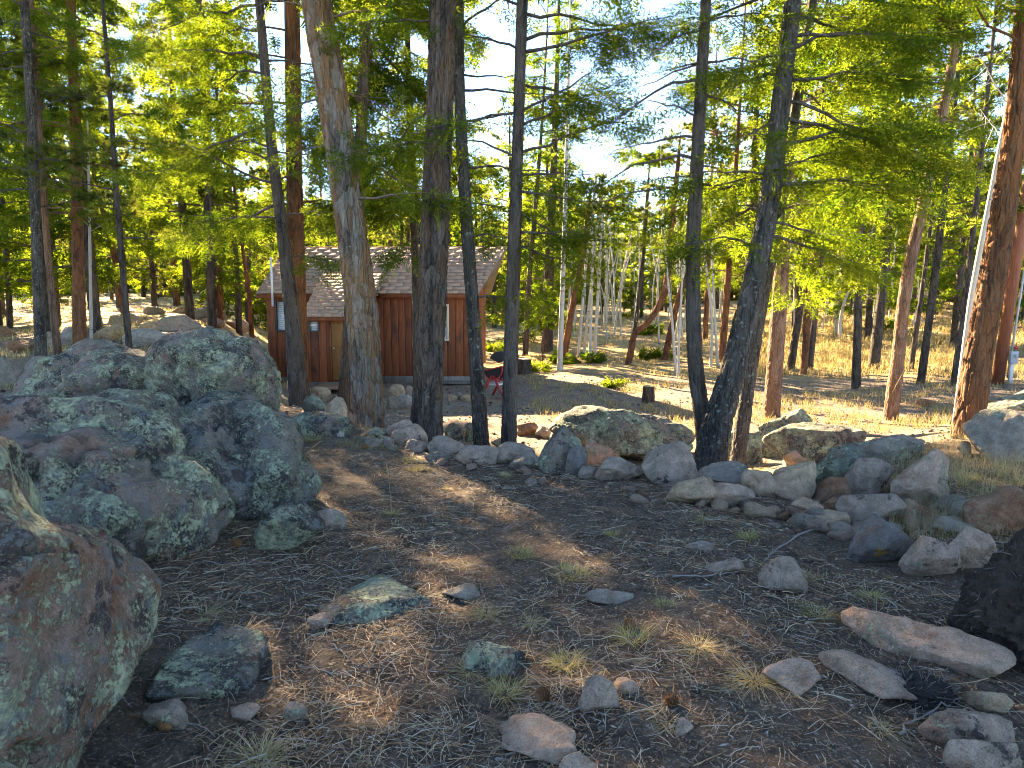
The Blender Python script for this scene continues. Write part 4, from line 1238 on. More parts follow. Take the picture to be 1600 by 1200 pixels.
for k, (lab, px, py, w) in enumerate([
    ('low green juniper at the foot of the tall white aspen', 880, 568, 32), ('low dark juniper right of the tall white aspen', 925, 566, 26),
    ('wide dark juniper under the curved pine', 1018, 524, 46), ('small dark juniper in the yard below the curved pine', 1015, 560, 26),
    ('low juniper just right of the cabin corner', 776, 548, 26), ('small yellow-green plant in the yard above the stump', 959, 605, 11),
    ('low yellow-green plant beside the farther stump', 840, 580, 24), ('wide green juniper on the far right bank', 1385, 522, 70),
    ('small juniper by the aspen pair', 1035, 560, 18)]):
    shrub('juniper_shrub', lab, px, py, w, .35, group='low junipers in the yard', seed=40 + k, n=16)

# ------------------------------------------------------------------ rocks
_ico = {}
def ico(level):
    if level not in _ico:
        bm = bmesh.new(); bmesh.ops.create_icosphere(bm, subdivisions=level, radius=1.0)
        V = np.array([v.co[:] for v in bm.verts]); T = np.array([[v.index for v in f.verts] for f in bm.faces])
        bm.free(); V /= np.linalg.norm(V, axis=1)[:, None]
        _ico[level] = (V, T)
    return _ico[level]

def rock_mesh(dims, seed, level=4, cuts=13, rough=0.05, cut=(0.5, 0.88), soft=45.0, crack=0.0, lump=0.07, hulls=1):
    rng = np.random.default_rng(seed)
    D, T = ico(level)
    wd = D + .05 * np.stack([fbm(D * 2.5 + 5 * k + seed, 3, seed + k) for k in range(3)], -1)
    rs = []
    for h in range(hulls):                         # each hull a fractured block; the largest reach wins
        n = rng.normal(size=(cuts, 3)); n /= np.linalg.norm(n, axis=1)[:, None]
        o = rng.uniform(cut[0], cut[1], cuts)
        q = (wd @ n.T) / o[None]
        q = np.concatenate([q, np.ones((len(D), 1))], 1)
        rs.append(1 / (np.log(np.sum(np.exp(soft * q), 1)) / soft))
    rs = np.array(rs)
    r = rs.max(0) if hulls == 1 else np.log(np.sum(np.exp(40 * rs), 0)) / 40
    P = D * r[:, None]
    P *= (1 + lump * fbm(P * 1.3 + seed, 3, seed))[:, None]
    lo, hi = P.min(0), P.max(0)
    P = (P - (lo + hi) / 2) / (hi - lo) * np.asarray(dims)
    size = float(np.mean(dims))
    d = fbm(P / size * 5.0 + seed * 1.7, 5, seed + 2, 0.6) * rough * size
    d += (0.22 - np.abs(fbm(P / size * 3.4 + seed * .3, 4, seed + 5, .6)) * 1.5) * rough * 0.8 * size
    if crack:
        w = fbm(P / size * 1.8 + seed, 4, seed + 8, .6)
        g = np.abs(vnoise(np.stack([P[:, 0] / size * 1.3 + w * 1.3, P[:, 1] / size * 1.3, P[:, 2] / size * 2.6 + w * 1.6], -1) + seed, seed + 9))
        d -= crack * size * np.exp(-(g / 0.035) ** 2)
    P = P + D * d[:, None]
    return mk_mesh('rock', P, [T], smooth=True)

ROCKN = [0]
def rock_world(name, label, c, dims, mat, rz=0.0, bury=0.4, tilt=(0, 0), group=None, z=None, cat='boulder', **k):
    ROCKN[0] += 1
    seed = k.pop('seed', 500 + ROCKN[0] * 7)
    me = rock_mesh((dims[0], dims[1], dims[2] * (1 + bury)), seed, **k)
    g = hz(c[0], c[1]) if z is None else z
    o = link(name, me, M[mat], None, (c[0], c[1], g + dims[2] * (1 + bury) / 2 - dims[2] * bury), (tilt[0], tilt[1], rz))
    tag(o, label, cat, group)
    return o

def rock_px(label, x0, y0, x1, y1, mat, dr=0.8, flat=None, name='stone', cat='stone', group=None, **k):
    cx = (x0 + x1) / 2
    g = ground(cx, y1)
    d1 = g[1]
    if flat is not None:                    # lying slab: the box covers its depth
        d = pdir(cx, y0); zt = g[2] + flat
        s = (zt - CAMZ) / d[2]; d2 = max(d[1] * s, d1 + 0.08)
        dep, h = d2 - d1, flat
    else:
        w = (x1 - x0) * pxm(d1); dep = w * dr
        h = at(cx, y0, d1 + dep * 0.5)[2] - hz(at(cx, y1, d1 + dep * .5)[0], d1 + dep * .5)
        h = max(h, 0.05)
    Yc = d1 + dep / 2
    w = (x1 - x0) * pxm(d1 + dep * 0.35)
    x = (cx - 800) / F * Yc * 1.0
    z = min(g[2], hz(x, Yc))
    k.setdefault('bury', 0.5 if flat is not None else 0.35)
    k.setdefault('level', 5 if (x1 - x0) > 70 else 4)
    return rock_world(name, label, (x, Yc), (w * 1.07, dep * 1.05, h + g[2] - z), mat, z=z, group=group, cat=cat, **k)

# --- the large boulders on the left
rock_world('boulder', 'huge pink and green lichened boulder filling the lower left corner', (-2.06, 2.25), (1.55, 1.55, 1.0), 'boulder_red', 0.25, level=6, cuts=12, rough=0.045, cut=(.5, .9), soft=34, crack=0.05, hulls=2, seed=612, lump=.1)
rock_world('boulder', 'reddish rock wedged under the huge corner boulder', (-1.42, 1.62), (0.95, 0.8, 0.33), 'boulder_red', 0.1, level=5, crack=0.03, hulls=2, seed=621)
rock_world('boulder', 'broad domed lichen boulder behind the huge corner boulder', (-2.8, 4.4), (2.2, 1.7, 0.84), 'boulder', 0.1, level=6, cuts=12, rough=0.045, cut=(.5, .9), soft=34, crack=0.045, hulls=2, seed=633, lump=.1)
rock_world('boulder', 'rounded green lichen boulder split by a crack beside the domed one', (-2.02, 5.1), (1.15, 1.2, 0.70), 'green', -0.2, level=6, cuts=12, rough=0.045, cut=(.5, .9), soft=34, crack=0.05, hulls=2, seed=641)
rock_world('boulder', 'low square shoulder of green rock against the cracked boulder', (-1.70, 5.0), (0.55, 0.6, 0.36), 'green', 0.1, level=5, soft=22, seed=653)
rock_world('boulder', 'narrow grey wedge of rock between the two left boulders', (-2.25, 3.75), (0.6, 0.7, 0.45), 'green', 0.5, level=5, crack=.04, hulls=2, seed=655)
rock_world('boulder', 'long low lichened boulder at the far left behind the domed one', (-4.75, 8.3), (1.95, 1.5, 0.86), 'boulder', -0.25, level=5, cuts=12, soft=34, rough=.045, crack=0.04, hulls=2, seed=661)
rock_world('boulder', 'peaked lichen boulder with an orange broken face near the cabin', (-3.35, 8.2), (1.5, 1.4, 0.98), 'boulder', 0.2, level=6, cuts=12, soft=36, rough=.045, crack=0.045, hulls=2, seed=674)
rock_world('boulder', 'dark undercut slab below the peaked boulder', (-3.0, 7.6), (0.85, 0.7, 0.34), 'green', 0.1, level=5, crack=.04, hulls=2, seed=681)
rock_world('boulder', 'grey slab lying between the long and the peaked boulders', (-3.75, 7.1), (1.25, 0.9, 0.42), 'boulder', 0.3, level=5, crack=.04, hulls=2, seed=683)
rock_world('boulder', 'small lichened hump in front of the peaked boulder', (-2.65, 6.4), (0.75, 0.7, 0.40), 'green', -0.2, level=5, seed=687)
# --- large lichened rocks in the wall
rock_px('large dark green lichened boulder in the middle of the stone wall', 862, 634, 1085, 728, 'green', 0.75, name='boulder', cat='boulder', level=6, cuts=12, soft=36, rough=.045, crack=.04, hulls=2, seed=701)
rock_px('pale lichened slab leaning left of the large wall boulder', 843, 664, 918, 740, 'green', 0.7, soft=40, seed=705)
rock_px('lichened block with a dark hollow behind the right end of the wall', 1178, 646, 1290, 716, 'green', 0.7, name='boulder', cat='boulder', crack=.05, seed=711)
rock_px('low green lichened rock right of the hollowed block', 1205, 672, 1355, 728, 'green', 0.6, name='boulder', cat='boulder', seed=715)
rock_px('pointed green lichened rock at the foot of the leaning trio', 1135, 672, 1200, 728, 'green', 0.7, name='boulder', cat='boulder', seed=717)
rock_px('large grey slanted slab at the right edge by the orange pine', 1528, 640, 1660, 722, 'grey', 0.6, name='boulder', cat='boulder', soft=26, seed=721)
rock_px('pale lichen-topped rock behind the grey slanted slab', 1548, 615, 1650, 668, 'green', 0.6, name='boulder', cat='boulder', seed=725)

S = [ # label, box in the photograph, material, depth ratio or flat height
 ('pale mauve slab on top of the stones left of the leaning pine', 446, 607, 482, 630, 'pale', .8, None),
 ('dark lichened upright stone left of the leaning pine', 468, 617, 510, 656, 'green', .6, None),
 ('tan upright block touching the leaning pine', 500, 622, 538, 664, 'tan', .6, None),
 ('pale flat block behind the tan upright block', 480, 604, 514, 630, 'tan', .8, None),
 ('small orange stone between the tan block and the leaning pine', 530, 640, 548, 664, 'rust', .7, None),
 ('small white stone in the grass left of the leaning pine', 430, 674, 442, 684, 'pale', .8, None),
 ('small pale stone at the foot of the leaning pine', 520, 672, 534, 682, 'pale', .8, None),
 ('low lichened slab below the peaked boulder', 366, 645, 452, 690, 'boulder', 1, .16),
 ('mossy ridge of rock running to the leaning pine', 440, 644, 545, 684, 'green', .6, None),
 ('flat reddish stone low at the right foot of the leaning pine', 567, 667, 602, 684, 'purple', .8, None),
 ('small greenish flat stone at the left end of the wall pile', 576, 657, 606, 672, 'grey', .8, None),
 ('small pinkish stone under the large pale slab', 597, 657, 642, 684, 'pink', .8, None),
 ('large pale pink slab on top between the two thick trunks', 608, 660, 664, 697, 'pink', .7, None),
 ('dark stone under the large pale pink slab', 586, 679, 611, 699, 'grey', .8, None),
 ('small grey stone left of the dark stone at the leaning pine', 566, 682, 592, 699, 'grey', .8, None),
 ('grey-brown stone below the large pale pink slab', 630, 687, 674, 708, 'purple', .8, None),
 ('rounded pale stone in front of the thick ridged trunk', 665, 682, 723, 711, 'purple', .7, None),
 ('low bluish stone in the grass below the rounded pale stone', 661, 703, 705, 721, 'grey', .8, None),
 ('rounded grey-purple stone below the slim trunk', 712, 692, 779, 730, 'purple', .7, None),
 ('long mauve stone right of the grey-purple one', 770, 690, 834, 726, 'purple', .7, None),
 ('small pale stone tucked behind the long mauve stone', 766, 683, 800, 703, 'pink', .8, None),
 ('low lichened stone left of the leaning pale slab', 795, 703, 852, 738, 'grey', .8, None),
 ('green-grey block behind the rounded pale stone', 694, 660, 724, 692, 'green', .7, None),
 ('green stone at the left foot of the slim trunk', 718, 660, 746, 690, 'green', .7, None),
 ('small orange stone in front of the green-grey block', 707, 666, 726, 692, 'rust', .6, None),
 ('orange rounded stone right of the slim straight trunk', 808, 659, 842, 682, 'rust', .7, None),
 ('grey-brown stone right of the orange rounded stone', 836, 667, 872, 686, 'purple', .8, None),
 ('small mauve stone left of the large lichened boulder', 860, 662, 888, 690, 'purple', .8, None),
 ('little red stone touching the large lichened boulder', 882, 660, 904, 676, 'rust', .8, None),
 ('small upright yellow-green stone against the leaning pale slab', 886, 694, 917, 744, 'yellow', .7, None),
 ('pinkish block on top in front of the large lichened boulder', 914, 680, 970, 730, 'pink', .7, None),
 ('little grey stone under the pinkish block', 906, 728, 937, 750, 'grey', .8, None),
 ('mauve block below the pinkish block', 934, 712, 1010, 754, 'purple', .7, None),
 ('tall rounded shield-shaped stone with lichen on its top', 1007, 687, 1096, 760, 'purple', .55, None),
 ('sunlit pinkish block lying right of the shield-shaped stone', 1050, 744, 1148, 792, 'tan', .6, None),
 ('long brick-shaped pinkish stone in front of the sunlit block', 1096, 756, 1186, 793, 'pink', .45, None),
 ('dark rock behind the long brick-shaped stone', 1098, 722, 1192, 762, 'grey', .6, None),
 ('small sunlit tan stone right of the brick-shaped stone', 1170, 735, 1230, 777, 'tan', .7, None),
 ('large sunlit tan cube-like stone in the right wall pile', 1215, 721, 1288, 784, 'tan', .7, None),
 ('little pink stone on top behind the cube-like stone', 1234, 704, 1277, 732, 'pink', .8, None),
 ('lichen-topped grey stone right of the cube-like stone', 1270, 699, 1368, 757, 'green', .7, None),
 ('pale mauve angular block right of the lichen-topped stone', 1330, 717, 1405, 777, 'purple', .7, None),
 ('largest pink block on top of the right wall pile', 1400, 700, 1508, 790, 'pink', .7, None),
 ('long grey stone lying behind the largest pink block', 1344, 679, 1456, 722, 'grey', .6, None),
 ('rusty stone under the lichen-topped grey stone', 1284, 745, 1350, 792, 'rust', .7, None),
 ('pale stone at the foot of the cube-like stone', 1248, 780, 1298, 812, 'tan', .8, None),
 ('small orange stone under the rusty one', 1293, 779, 1330, 803, 'rust', .8, None),
 ('lichened wedge under the pale mauve block', 1328, 764, 1424, 823, 'purple', .6, None),
 ('rust-speckled stone under the largest pink block', 1418, 777, 1470, 822, 'rust', .7, None),
 ('low pale stone at the foot of the lichened wedge', 1284, 797, 1348, 826, 'tan', .8, None),
 ('oval grey stone with a bright yellow lichen patch', 1352, 804, 1446, 882, 'yellow', .6, None),
 ('small grey stone left of the oval yellow-lichened one', 1298, 814, 1352, 842, 'grey', .8, None),
 ('pinkish rounded rock between the oval stone and the root ball', 1434, 837, 1518, 907, 'pink', .8, None),
 ('flat grey stone above the pinkish rounded rock', 1478, 804, 1548, 838, 'grey', .8, None),
 ('pale pink slab leaning on the root ball', 1486, 829, 1575, 892, 'pink', .7, None),
 ('big orange-faced block at the right edge', 1538, 758, 1640, 842, 'rust', .6, None),
 ('small grey stone left of the big orange-faced block', 1508, 783, 1562, 814, 'grey', .8, None),
 ('little pale stone at the foot of the orange pine', 1508, 688, 1534, 712, 'tan', .7, None),
 ('flat lichened slab beside the huge corner boulder', 228, 972, 374, 1112, 'green', 1, .13),
 ('brown stone poking out below the flat lichened slab', 190, 1085, 262, 1145, 'purple', 1, .08),
 ('grey lichened rock standing right of the cracked boulder', 384, 784, 494, 870, 'green', .8, None),
 ('low brown stone behind the standing grey rock', 482, 794, 532, 826, 'purple', .8, None),
 ('flat pale-lichened stone sunk in the middle foreground', 488, 878, 672, 978, 'green', 1, .06),
 ('small grey stone left of the sunken flat stone', 466, 962, 502, 984, 'pink', .8, None),
 ('small rounded grey stone in the lower left litter', 418, 1100, 456, 1130, 'purple', .7, None),
 ('small reddish stone at the bottom left', 330, 1108, 376, 1134, 'pink', .8, None),
 ('flat blue-green lichened stone between the grass tufts', 718, 992, 818, 1064, 'green', 1, .07),
 ('nearly buried grey stone behind the blue-green one', 686, 906, 748, 938, 'grey', 1, .04),
 ('grey wedge stone above the pale trapezoid slab', 910, 1058, 978, 1118, 'purple', .8, None),
 ('small pink triangular stone beside the grey wedge', 972, 1061, 1012, 1087, 'pink', .8, None),
 ('pale trapezoid slab at the bottom centre', 774, 1102, 902, 1198, 'pink', 1, .07),
 ('pale stone cut by the bottom edge of the picture', 876, 1180, 944, 1216, 'pink', 1, .06),
 ('tiny pinkish stone lower right of the grey wedge', 1073, 1122, 1103, 1150, 'pink', .8, None),
 ('lichen-topped flat stone by the sunlit grass tuft', 920, 911, 998, 945, 'grey', 1, .06),
 ('brown stone by the green grass sprig', 1118, 870, 1178, 898, 'purple', .8, None),
 ('pointed grey stone with a lichen tip', 1208, 877, 1276, 930, 'purple', .7, None),
 ('low grey stone half sunk before the brick-shaped stone', 1082, 843, 1128, 862, 'grey', 1, .05),
 ('small cracked pink slab left of the two long slabs', 1218, 1020, 1314, 1086, 'pink', 1, .07),
 ('pale pink slab at the lower right corner', 1490, 1092, 1640, 1172, 'pink', 1, .1),
 ('small tan stone above the lower right slab', 1565, 1076, 1630, 1118, 'tan', .8, None),
 ('mauve slab cut by the lower right corner', 1535, 1148, 1660, 1216, 'purple', 1, .1),
]
for k, (lab, x0, y0, x1, y1, mat, dr, flat) in enumerate(S):
    rock_px(lab, x0, y0, x1, y1, mat, dr, flat, seed=1000 + 13 * k, soft=120, cuts=11, cut=(.40, .80), rough=.045, lump=.05)
# two long slabs lying askew on the right
a, b_ = ground(1330, 985), ground(1570, 1075)
def slab(label, p0, p1, wpx, h, mat, seed):
    A, B = ground(*p0), ground(*p1); c = (A + B) / 2; d = B - A
    L = np.hypot(d[0], d[1]); w = wpx
    rock_world('stone', label, (c[0], c[1]), (L * 1.02, w, h), mat, math.atan2(d[1], d[0]), 0.4, seed=seed, level=5, soft=50, cuts=12, cut=(.5, .88), rough=.05, cat='stone')
slab('long cracked pinkish slab beside the root ball', (1322, 965), (1585, 1068), 0.30, .13, 'pink', 1501)
slab('second long pink slab left of the longest one', (1285, 1028), (1432, 1106), 0.19, .10, 'pink', 1502)

# rocks on the left slope and by the cabin
for k, (lab, x0, y0, x1, y1, mat) in enumerate([
    ('grey rock at the left edge under the dark trunks', -20, 556, 28, 606, 'grey'), ('small rounded rock at the foot of the far-left trunk', 38, 556, 78, 582, 'grey'),
    ('brown rock right of the far-left trunk', 12, 530, 50, 552, 'rust'), ('mauve rock between the far-left trunks', 60, 518, 96, 542, 'purple'),
    ('pale rock behind the leaning thin trunk', 88, 508, 132, 540, 'pale'), ('flat pale slab right of the orange trunk on the slope', 148, 505, 200, 530, 'tan'),
    ('large pale slab under the thin dark fir', 196, 512, 262, 542, 'pale'), ('sunlit slab high on the left slope', 172, 490, 222, 508, 'tan'),
    ('brown slab behind the peaked boulder', 250, 492, 312, 516, 'purple'), ('rounded rock at the top of the left slope', 296, 480, 350, 500, 'grey'),
    ('pale rock right of the sunlit slab on the slope', 224, 500, 262, 516, 'tan'), ('small rock near the red-brown slope trunk', 318, 496, 352, 510, 'purple'),
    ('pale rock on the slope left of the cabin', 352, 500, 388, 516, 'tan'), ('small rock high behind the peaked boulder', 272, 478, 300, 490, 'tan'),
    ('rusty rock at the left edge of the slope', -10, 508, 24, 526, 'rust'), ('low rock beside the dry orange bush', 226, 478, 258, 490, 'grey')]):
    rock_px(lab, x0, y0, x1, y1, mat, .7, None, name='rock', cat='rock', seed=1700 + 11 * k, level=4, cuts=9)
for k, (lab, x0, y0, x1, y1, mat) in enumerate([
    ('grey foundation stone left of the thick ridged trunk by the cabin', 602, 618, 622, 640, 'grey'), ('pale foundation stone beside the thick ridged trunk', 618, 616, 644, 640, 'pale'),
    ('tan foundation stone high against the cabin skirt', 606, 600, 632, 622, 'tan'), ('small foundation stone right of the tan one', 630, 602, 648, 620, 'purple'),
    ('little stone under the cabin ledge on the left', 698, 616, 714, 628, 'tan'), ('little stone under the cabin ledge in the middle', 710, 612, 724, 626, 'grey'),
    ('little stone under the cabin ledge on the right', 720, 616, 736, 628, 'tan')]):
    rock_px(lab, x0, y0, x1, y1, mat, .8, None, seed=1900 + 11 * k, level=3)
# low yellow stone in the right yard
rock_px('small orange rock on the needles right of the pinkish pine', 1438, 622, 1468, 636, 'rust', .8, None, seed=1990, level=3)

# small stones wedged into the wall
rngS = np.random.default_rng(12)
fm = [rock_mesh((1, .9, .75), 2300 + 9 * k, level=3, soft=80, cuts=11, cut=(.45, .85)) for k in range(6)]
line = spline(np.array([(560, 690, 0), (660, 712, 0), (760, 728, 0), (850, 742, 0), (960, 758, 0), (1060, 782, 0), (1170, 792, 0), (1280, 815, 0), (1360, 842, 0), (1440, 815, 0), (1520, 800, 0)], float), 60)
for k in range(84):
    px, py = line[int(rngS.integers(60) if k < 46 else rngS.integers(34, 60)), :2] + rngS.normal(0, 1, 2) * (14, 9) + (0, 3)
    g = ground(px, py); s = rngS.uniform(.05, .13) if k < 46 else rngS.uniform(.07, .19)
    i = k % 6
    if k < 6: fm[i].materials.append(M[['tan', 'pink', 'grey', 'purple', 'rust', 'pink'][i]])
    o = link('small_stone', fm[i], None, None, g + np.array([0, 0, s * .12]), (rngS.uniform(-.4, .4), rngS.uniform(-.4, .4), rngS.uniform(0, 6.28))); o.scale = (s * rngS.uniform(.8, 1.4), s, s * rngS.uniform(.6, 1))
    sec = ('in the wall row under the thick trunks', 'left wall') if px < 800 else ('at the foot of the large wall boulder', 'middle wall') if px < 1130 else ('between the blocks of the right wall pile', 'right pile')
    tag(o, 'small filler stone ' + sec[0], 'stone', 'small filler stones of the ' + sec[1])

# ------------------------------------------------------------------ stumps, grill, pole, root ball
def stump(label, px, py, wpx, hpx, seed):
    g = ground(px, py); r = wpx * pxm(g[1]) / 2; h = hpx * pxm(g[1])
    root = empty('tree_stump', g); tag(root, label, 'stump')
    me, C, R = trunk_mesh(np.array([[0, 0, -.1], [0, 0, h * .5], [0.01, 0, h]]), np.array([r * 1.08, r, r * .97]), 32, 0.02, seed, 0.06, 0.15, .3, 12)
    link('bark', me, M['bark_ridge'], root)
    t = MB(); t.tube([(0.01, 0, h - .06), (0.01, 0, h - .004)], [r * .94, r * .94], 24); t.build('cut_top', M['cutwood'], root)
stump('cut tree stump with a pale top in the middle of the yard', 1013, 628, 18, 25, 5)
stump('wide cut stump beside the grill', 816, 583, 26, 22, 8)

def grill():
    g = ground(779, 622)
    root = empty('charcoal_grill', g, math.radians(62)); tag(root, 'black grill with open lid on thick red legs beside the slim straight trunk', 'grill')
    r, hl, zc = 0.30, 0.33, 0.86
    def half(a0, a1, rr, name, cy=0.0, cz=zc):
        n = 17; a = np.linspace(a0, a1, n); m = MB()
        out = np.stack([np.cos(a) * rr + cy, np.sin(a) * rr + cz], -1); mid = np.array([cy, cz]); inn = mid + (out - mid) * .94
        V = []
        for x in (-hl, hl):
            V += [[x, p[0], p[1]] for p in out] + [[x, p[0], p[1]] for p in inn]
        Q = []
        for k in range(n - 1):
            Q += [[k, k + 1, 2 * n + k + 1, 2 * n + k], [n + k + 1, n + k, 3 * n + k, 3 * n + k + 1], [k + 1, k, n + k, n + k + 1], [2 * n + k, 2 * n + k + 1, 3 * n + k + 1, 3 * n + k]]
        Q += [[0, 2 * n, 3 * n, n], [n - 1, 2 * n - 1, 4 * n - 1, 3 * n - 1]]
        m.add(V, Q)
        for x in (-hl + .004, hl - .004):
            m.add([[x, cy, cz]] + [[x, p[0], p[1]] for p in inn], None, [[0, k + 1, k + 2] for k in range(n - 1)])
        return m.build(name, M['black'], root)
    half(math.radians(165), math.radians(345), r, 'fire_bowl')
    lid = half(math.radians(20), math.radians(160), r * 1.04, 'lid', -0.20, zc + .17)
    lid.rotation_euler = (0, 0, 0)
    h = MB(); h.tube([(-.15, .12, zc + .34), (-.15, .19, zc + .40), (.15, .19, zc + .40), (.15, .12, zc + .34)], .014, 8); h.build('handle', M['redpaint'], lid)
    for sx in (-1, 1):
        for sy in (-1, 1):
            m = MB(); m.tube([(sx * .36, sy * .40, 0), (sx * .335, sy * .02, zc - .20)], [.036, .036], 4); m.build('leg', M['redpaint'], root)
        x = sx * (hl + .014); e = [(x, math.cos(t) * (r + .01), zc + math.sin(t) * (r + .01)) for t in np.radians(np.linspace(165, 345, 9))]
        m = MB(); m.tube(e + [e[0]], .018, 6); m.build('end_bracket', M['redpaint'], root)
    m = MB(); m.box((-.33, -.20, .40), (.33, .20, .44)); m.build('shelf', M['white'], root, bevel=.004)
    m = MB(); m.tube([(-.34, .17, .52), (.34, .17, .52)], .02, 6); m.build('crossbar', M['redpaint'], root)
    m = MB(); m.tube([(-.34, -.17, .52), (.34, -.17, .52)], .02, 6); m.build('crossbar', M['redpaint'], root)
grill()

def pole():
    g = ground(1558, 601); Y = g[1]
    root = empty('utility_pole', g); tag(root, 'red-brown utility pole with a grey meter box behind the orange pine', 'utility pole')
    top = at(1612, 250, Y) - g; d = top / top[2]
    H = 9.0
    m = MB(); m.tube([d * -.2, d * (H * .5), d * H], [.165, .15, .12], 18); m.build('pole', M['pole'], root, smooth=True)
    m = MB(); m.tube([d * .2 + np.array([.24, -.06, 0]), d * 4 + np.array([.24, -.06, 0])], .03, 8); m.build('conduit', M['greymetal'], root)
    m = MB(); m.box((.18, -.24, .62), (.40, -.10, 1.0)); mb = m.build('meter_box', M['greymetal'], root, bevel=.015)
    m = MB(); m.tube([(.29, -.24, .86), (.29, -.30, .86)], .065, 14); m.build('meter', M['glass'], mb)
    m = MB(); m.box((.22, -.20, -.1), (.32, -.11, .617)); m.build('pedestal', M['white'], root, bevel=.01)
    m = MB(); m.box((.30, -.17, 1.06), (.42, -.14, 1.14)); m.build('marker_plate', M['redpaint'], root)
    m = MB(); m.box((-.9, -.06, 0), (.9, .06, .12)); o = m.build('crossarm', M['greywood'], root, loc=d * (H - .6) + np.array([0, -.16, 0]))
    for x in (-.75, 0.35, .75):
        q = MB(); q.tube([(x, 0, .12), (x, 0, .2), (x, 0, .26)], [.02, .045, .03], 8); q.build('insulator', M['white'], o)
pole()

def root_ball():
    g = ground(1575, 1062)
    c = np.array([g[0] + .36, g[1] + .24])
    root = empty('root_ball', (c[0], c[1], hz(*c))); tag(root, 'dark upturned root ball of soil at the right edge', 'root ball')
    D, T = ico(6)
    P = D * (1 + .22 * fbm(D * 2.2, 3, 3) + .18 * fbm(D * 4, 5, 5, .65) + .20 * np.abs(fbm(D * 8, 5, 8, .7)))[:, None]
    P = P * np.array([.33, .30, .36]); P[:, 0] += .25 * P[:, 2]; P[:, 2] += .22
    link('soil_mass', mk_mesh('soil_mass', P, [T], smooth=True), M['soil'], root)
    rng = np.random.default_rng(6); m = MB()
    for k in range(420):
        i = rng.integers(len(P)); p = P[i]; d = D[i] * rng.uniform(.01, .035) + rng.normal(0, .018, 3); d[2] -= .01
        m.tube([p - d * .3, p + d * .5 + rng.normal(0, .008, 3), p + d], [.003, .0022, .001], 3)
    m.build('rootlets', M['root'], root)['kind'] = 'stuff'
    rng = np.random.default_rng(16)
    for k in range(2):
        i = rng.integers(len(P)); p = P[i] * .8; d = D[i] * rng.uniform(.15, .3); d[2] = abs(d[2]) * .4
        m = MB(); m.tube([p, p + d * .6 + rng.normal(0, .02, 3), p + d * 1.2 + rng.normal(0, .04, 3)], [.012, .008, .003], 6); m.build('root', M['root'], root, smooth=True)
root_ball()

def moss():
    g = ground(1435, 1085); root = empty('moss_clump', g); tag(root, 'dark dead moss clump between the two long slabs', 'moss')
    D, T = ico(5); P = D * (1 + .3 * fbm(D * 3, 4, 12) + .15 * fbm(D * 14, 3, 13))[:, None] * np.array([.13, .10, .07])
    link('moss_mass', mk_mesh('moss_mass', P, [T], smooth=True), M['soil2'], root)
    rng = np.random.default_rng(2); m = MB()
    for k in range(260):
        i = rng.integers(len(P)); p = P[i]; d = D[i] * .03 + rng.normal(0, .015, 3); m.tube([p, p + d], [.0022, .0012], 3)
    m.build('fronds', M['root'], root)['kind'] = 'stuff'
moss()

# ------------------------------------------------------------------ grass tufts, sticks, cones
def blades(rng, n, spread, l0, l1, w, up=0.8, curl=1.0, segs=3):
    a = rng.uniform(0, 2 * math.pi, n); r = spread * np.sqrt(rng.uniform(0, 1, n))
    B = np.stack([np.cos(a) * r, np.sin(a) * r, np.full(n, -.01)], -1)
    az = a + rng.normal(0, .7, n); el = np.clip(rng.normal(up, .35, n), .05, 1.5)
    L = rng.uniform(l0, l1, n); h = np.stack([np.cos(az), np.sin(az), np.zeros(n)], -1); s = np.stack([-np.sin(az), np.cos(az), np.zeros(n)], -1)
    V = []; bend = rng.uniform(.3, 1.0, n) * curl
    for k in range(segs + 1):
        t = k / segs
        p = B + h * (L * t * (np.cos(el) + .35 * bend * t))[:, None]
        p[:, 2] += L * t * np.sin(el) - L * bend * .55 * t * t
        p[:, 2] = np.maximum(p[:, 2], .004)
        p = p + s * (np.sin(t * 3 + a) * L * .08 * t)[:, None]
        ww = (w * (1 - .85 * t) / 2)
        V.append(np.stack([p - s * ww, p + s * ww], 1))
    V = np.stack(V, 1).reshape(n, -1, 3); m = (segs + 1) * 2
    q = np.array([[2 * k, 2 * k + 1, 2 * k + 3, 2 * k + 2] for k in range(segs)])
    Q = (q[None] + (np.arange(n) * m)[:, None, None]).reshape(-1, 4)
    return V.reshape(-1, 3), Q, np.repeat(rng.uniform(0, 1, n), m)

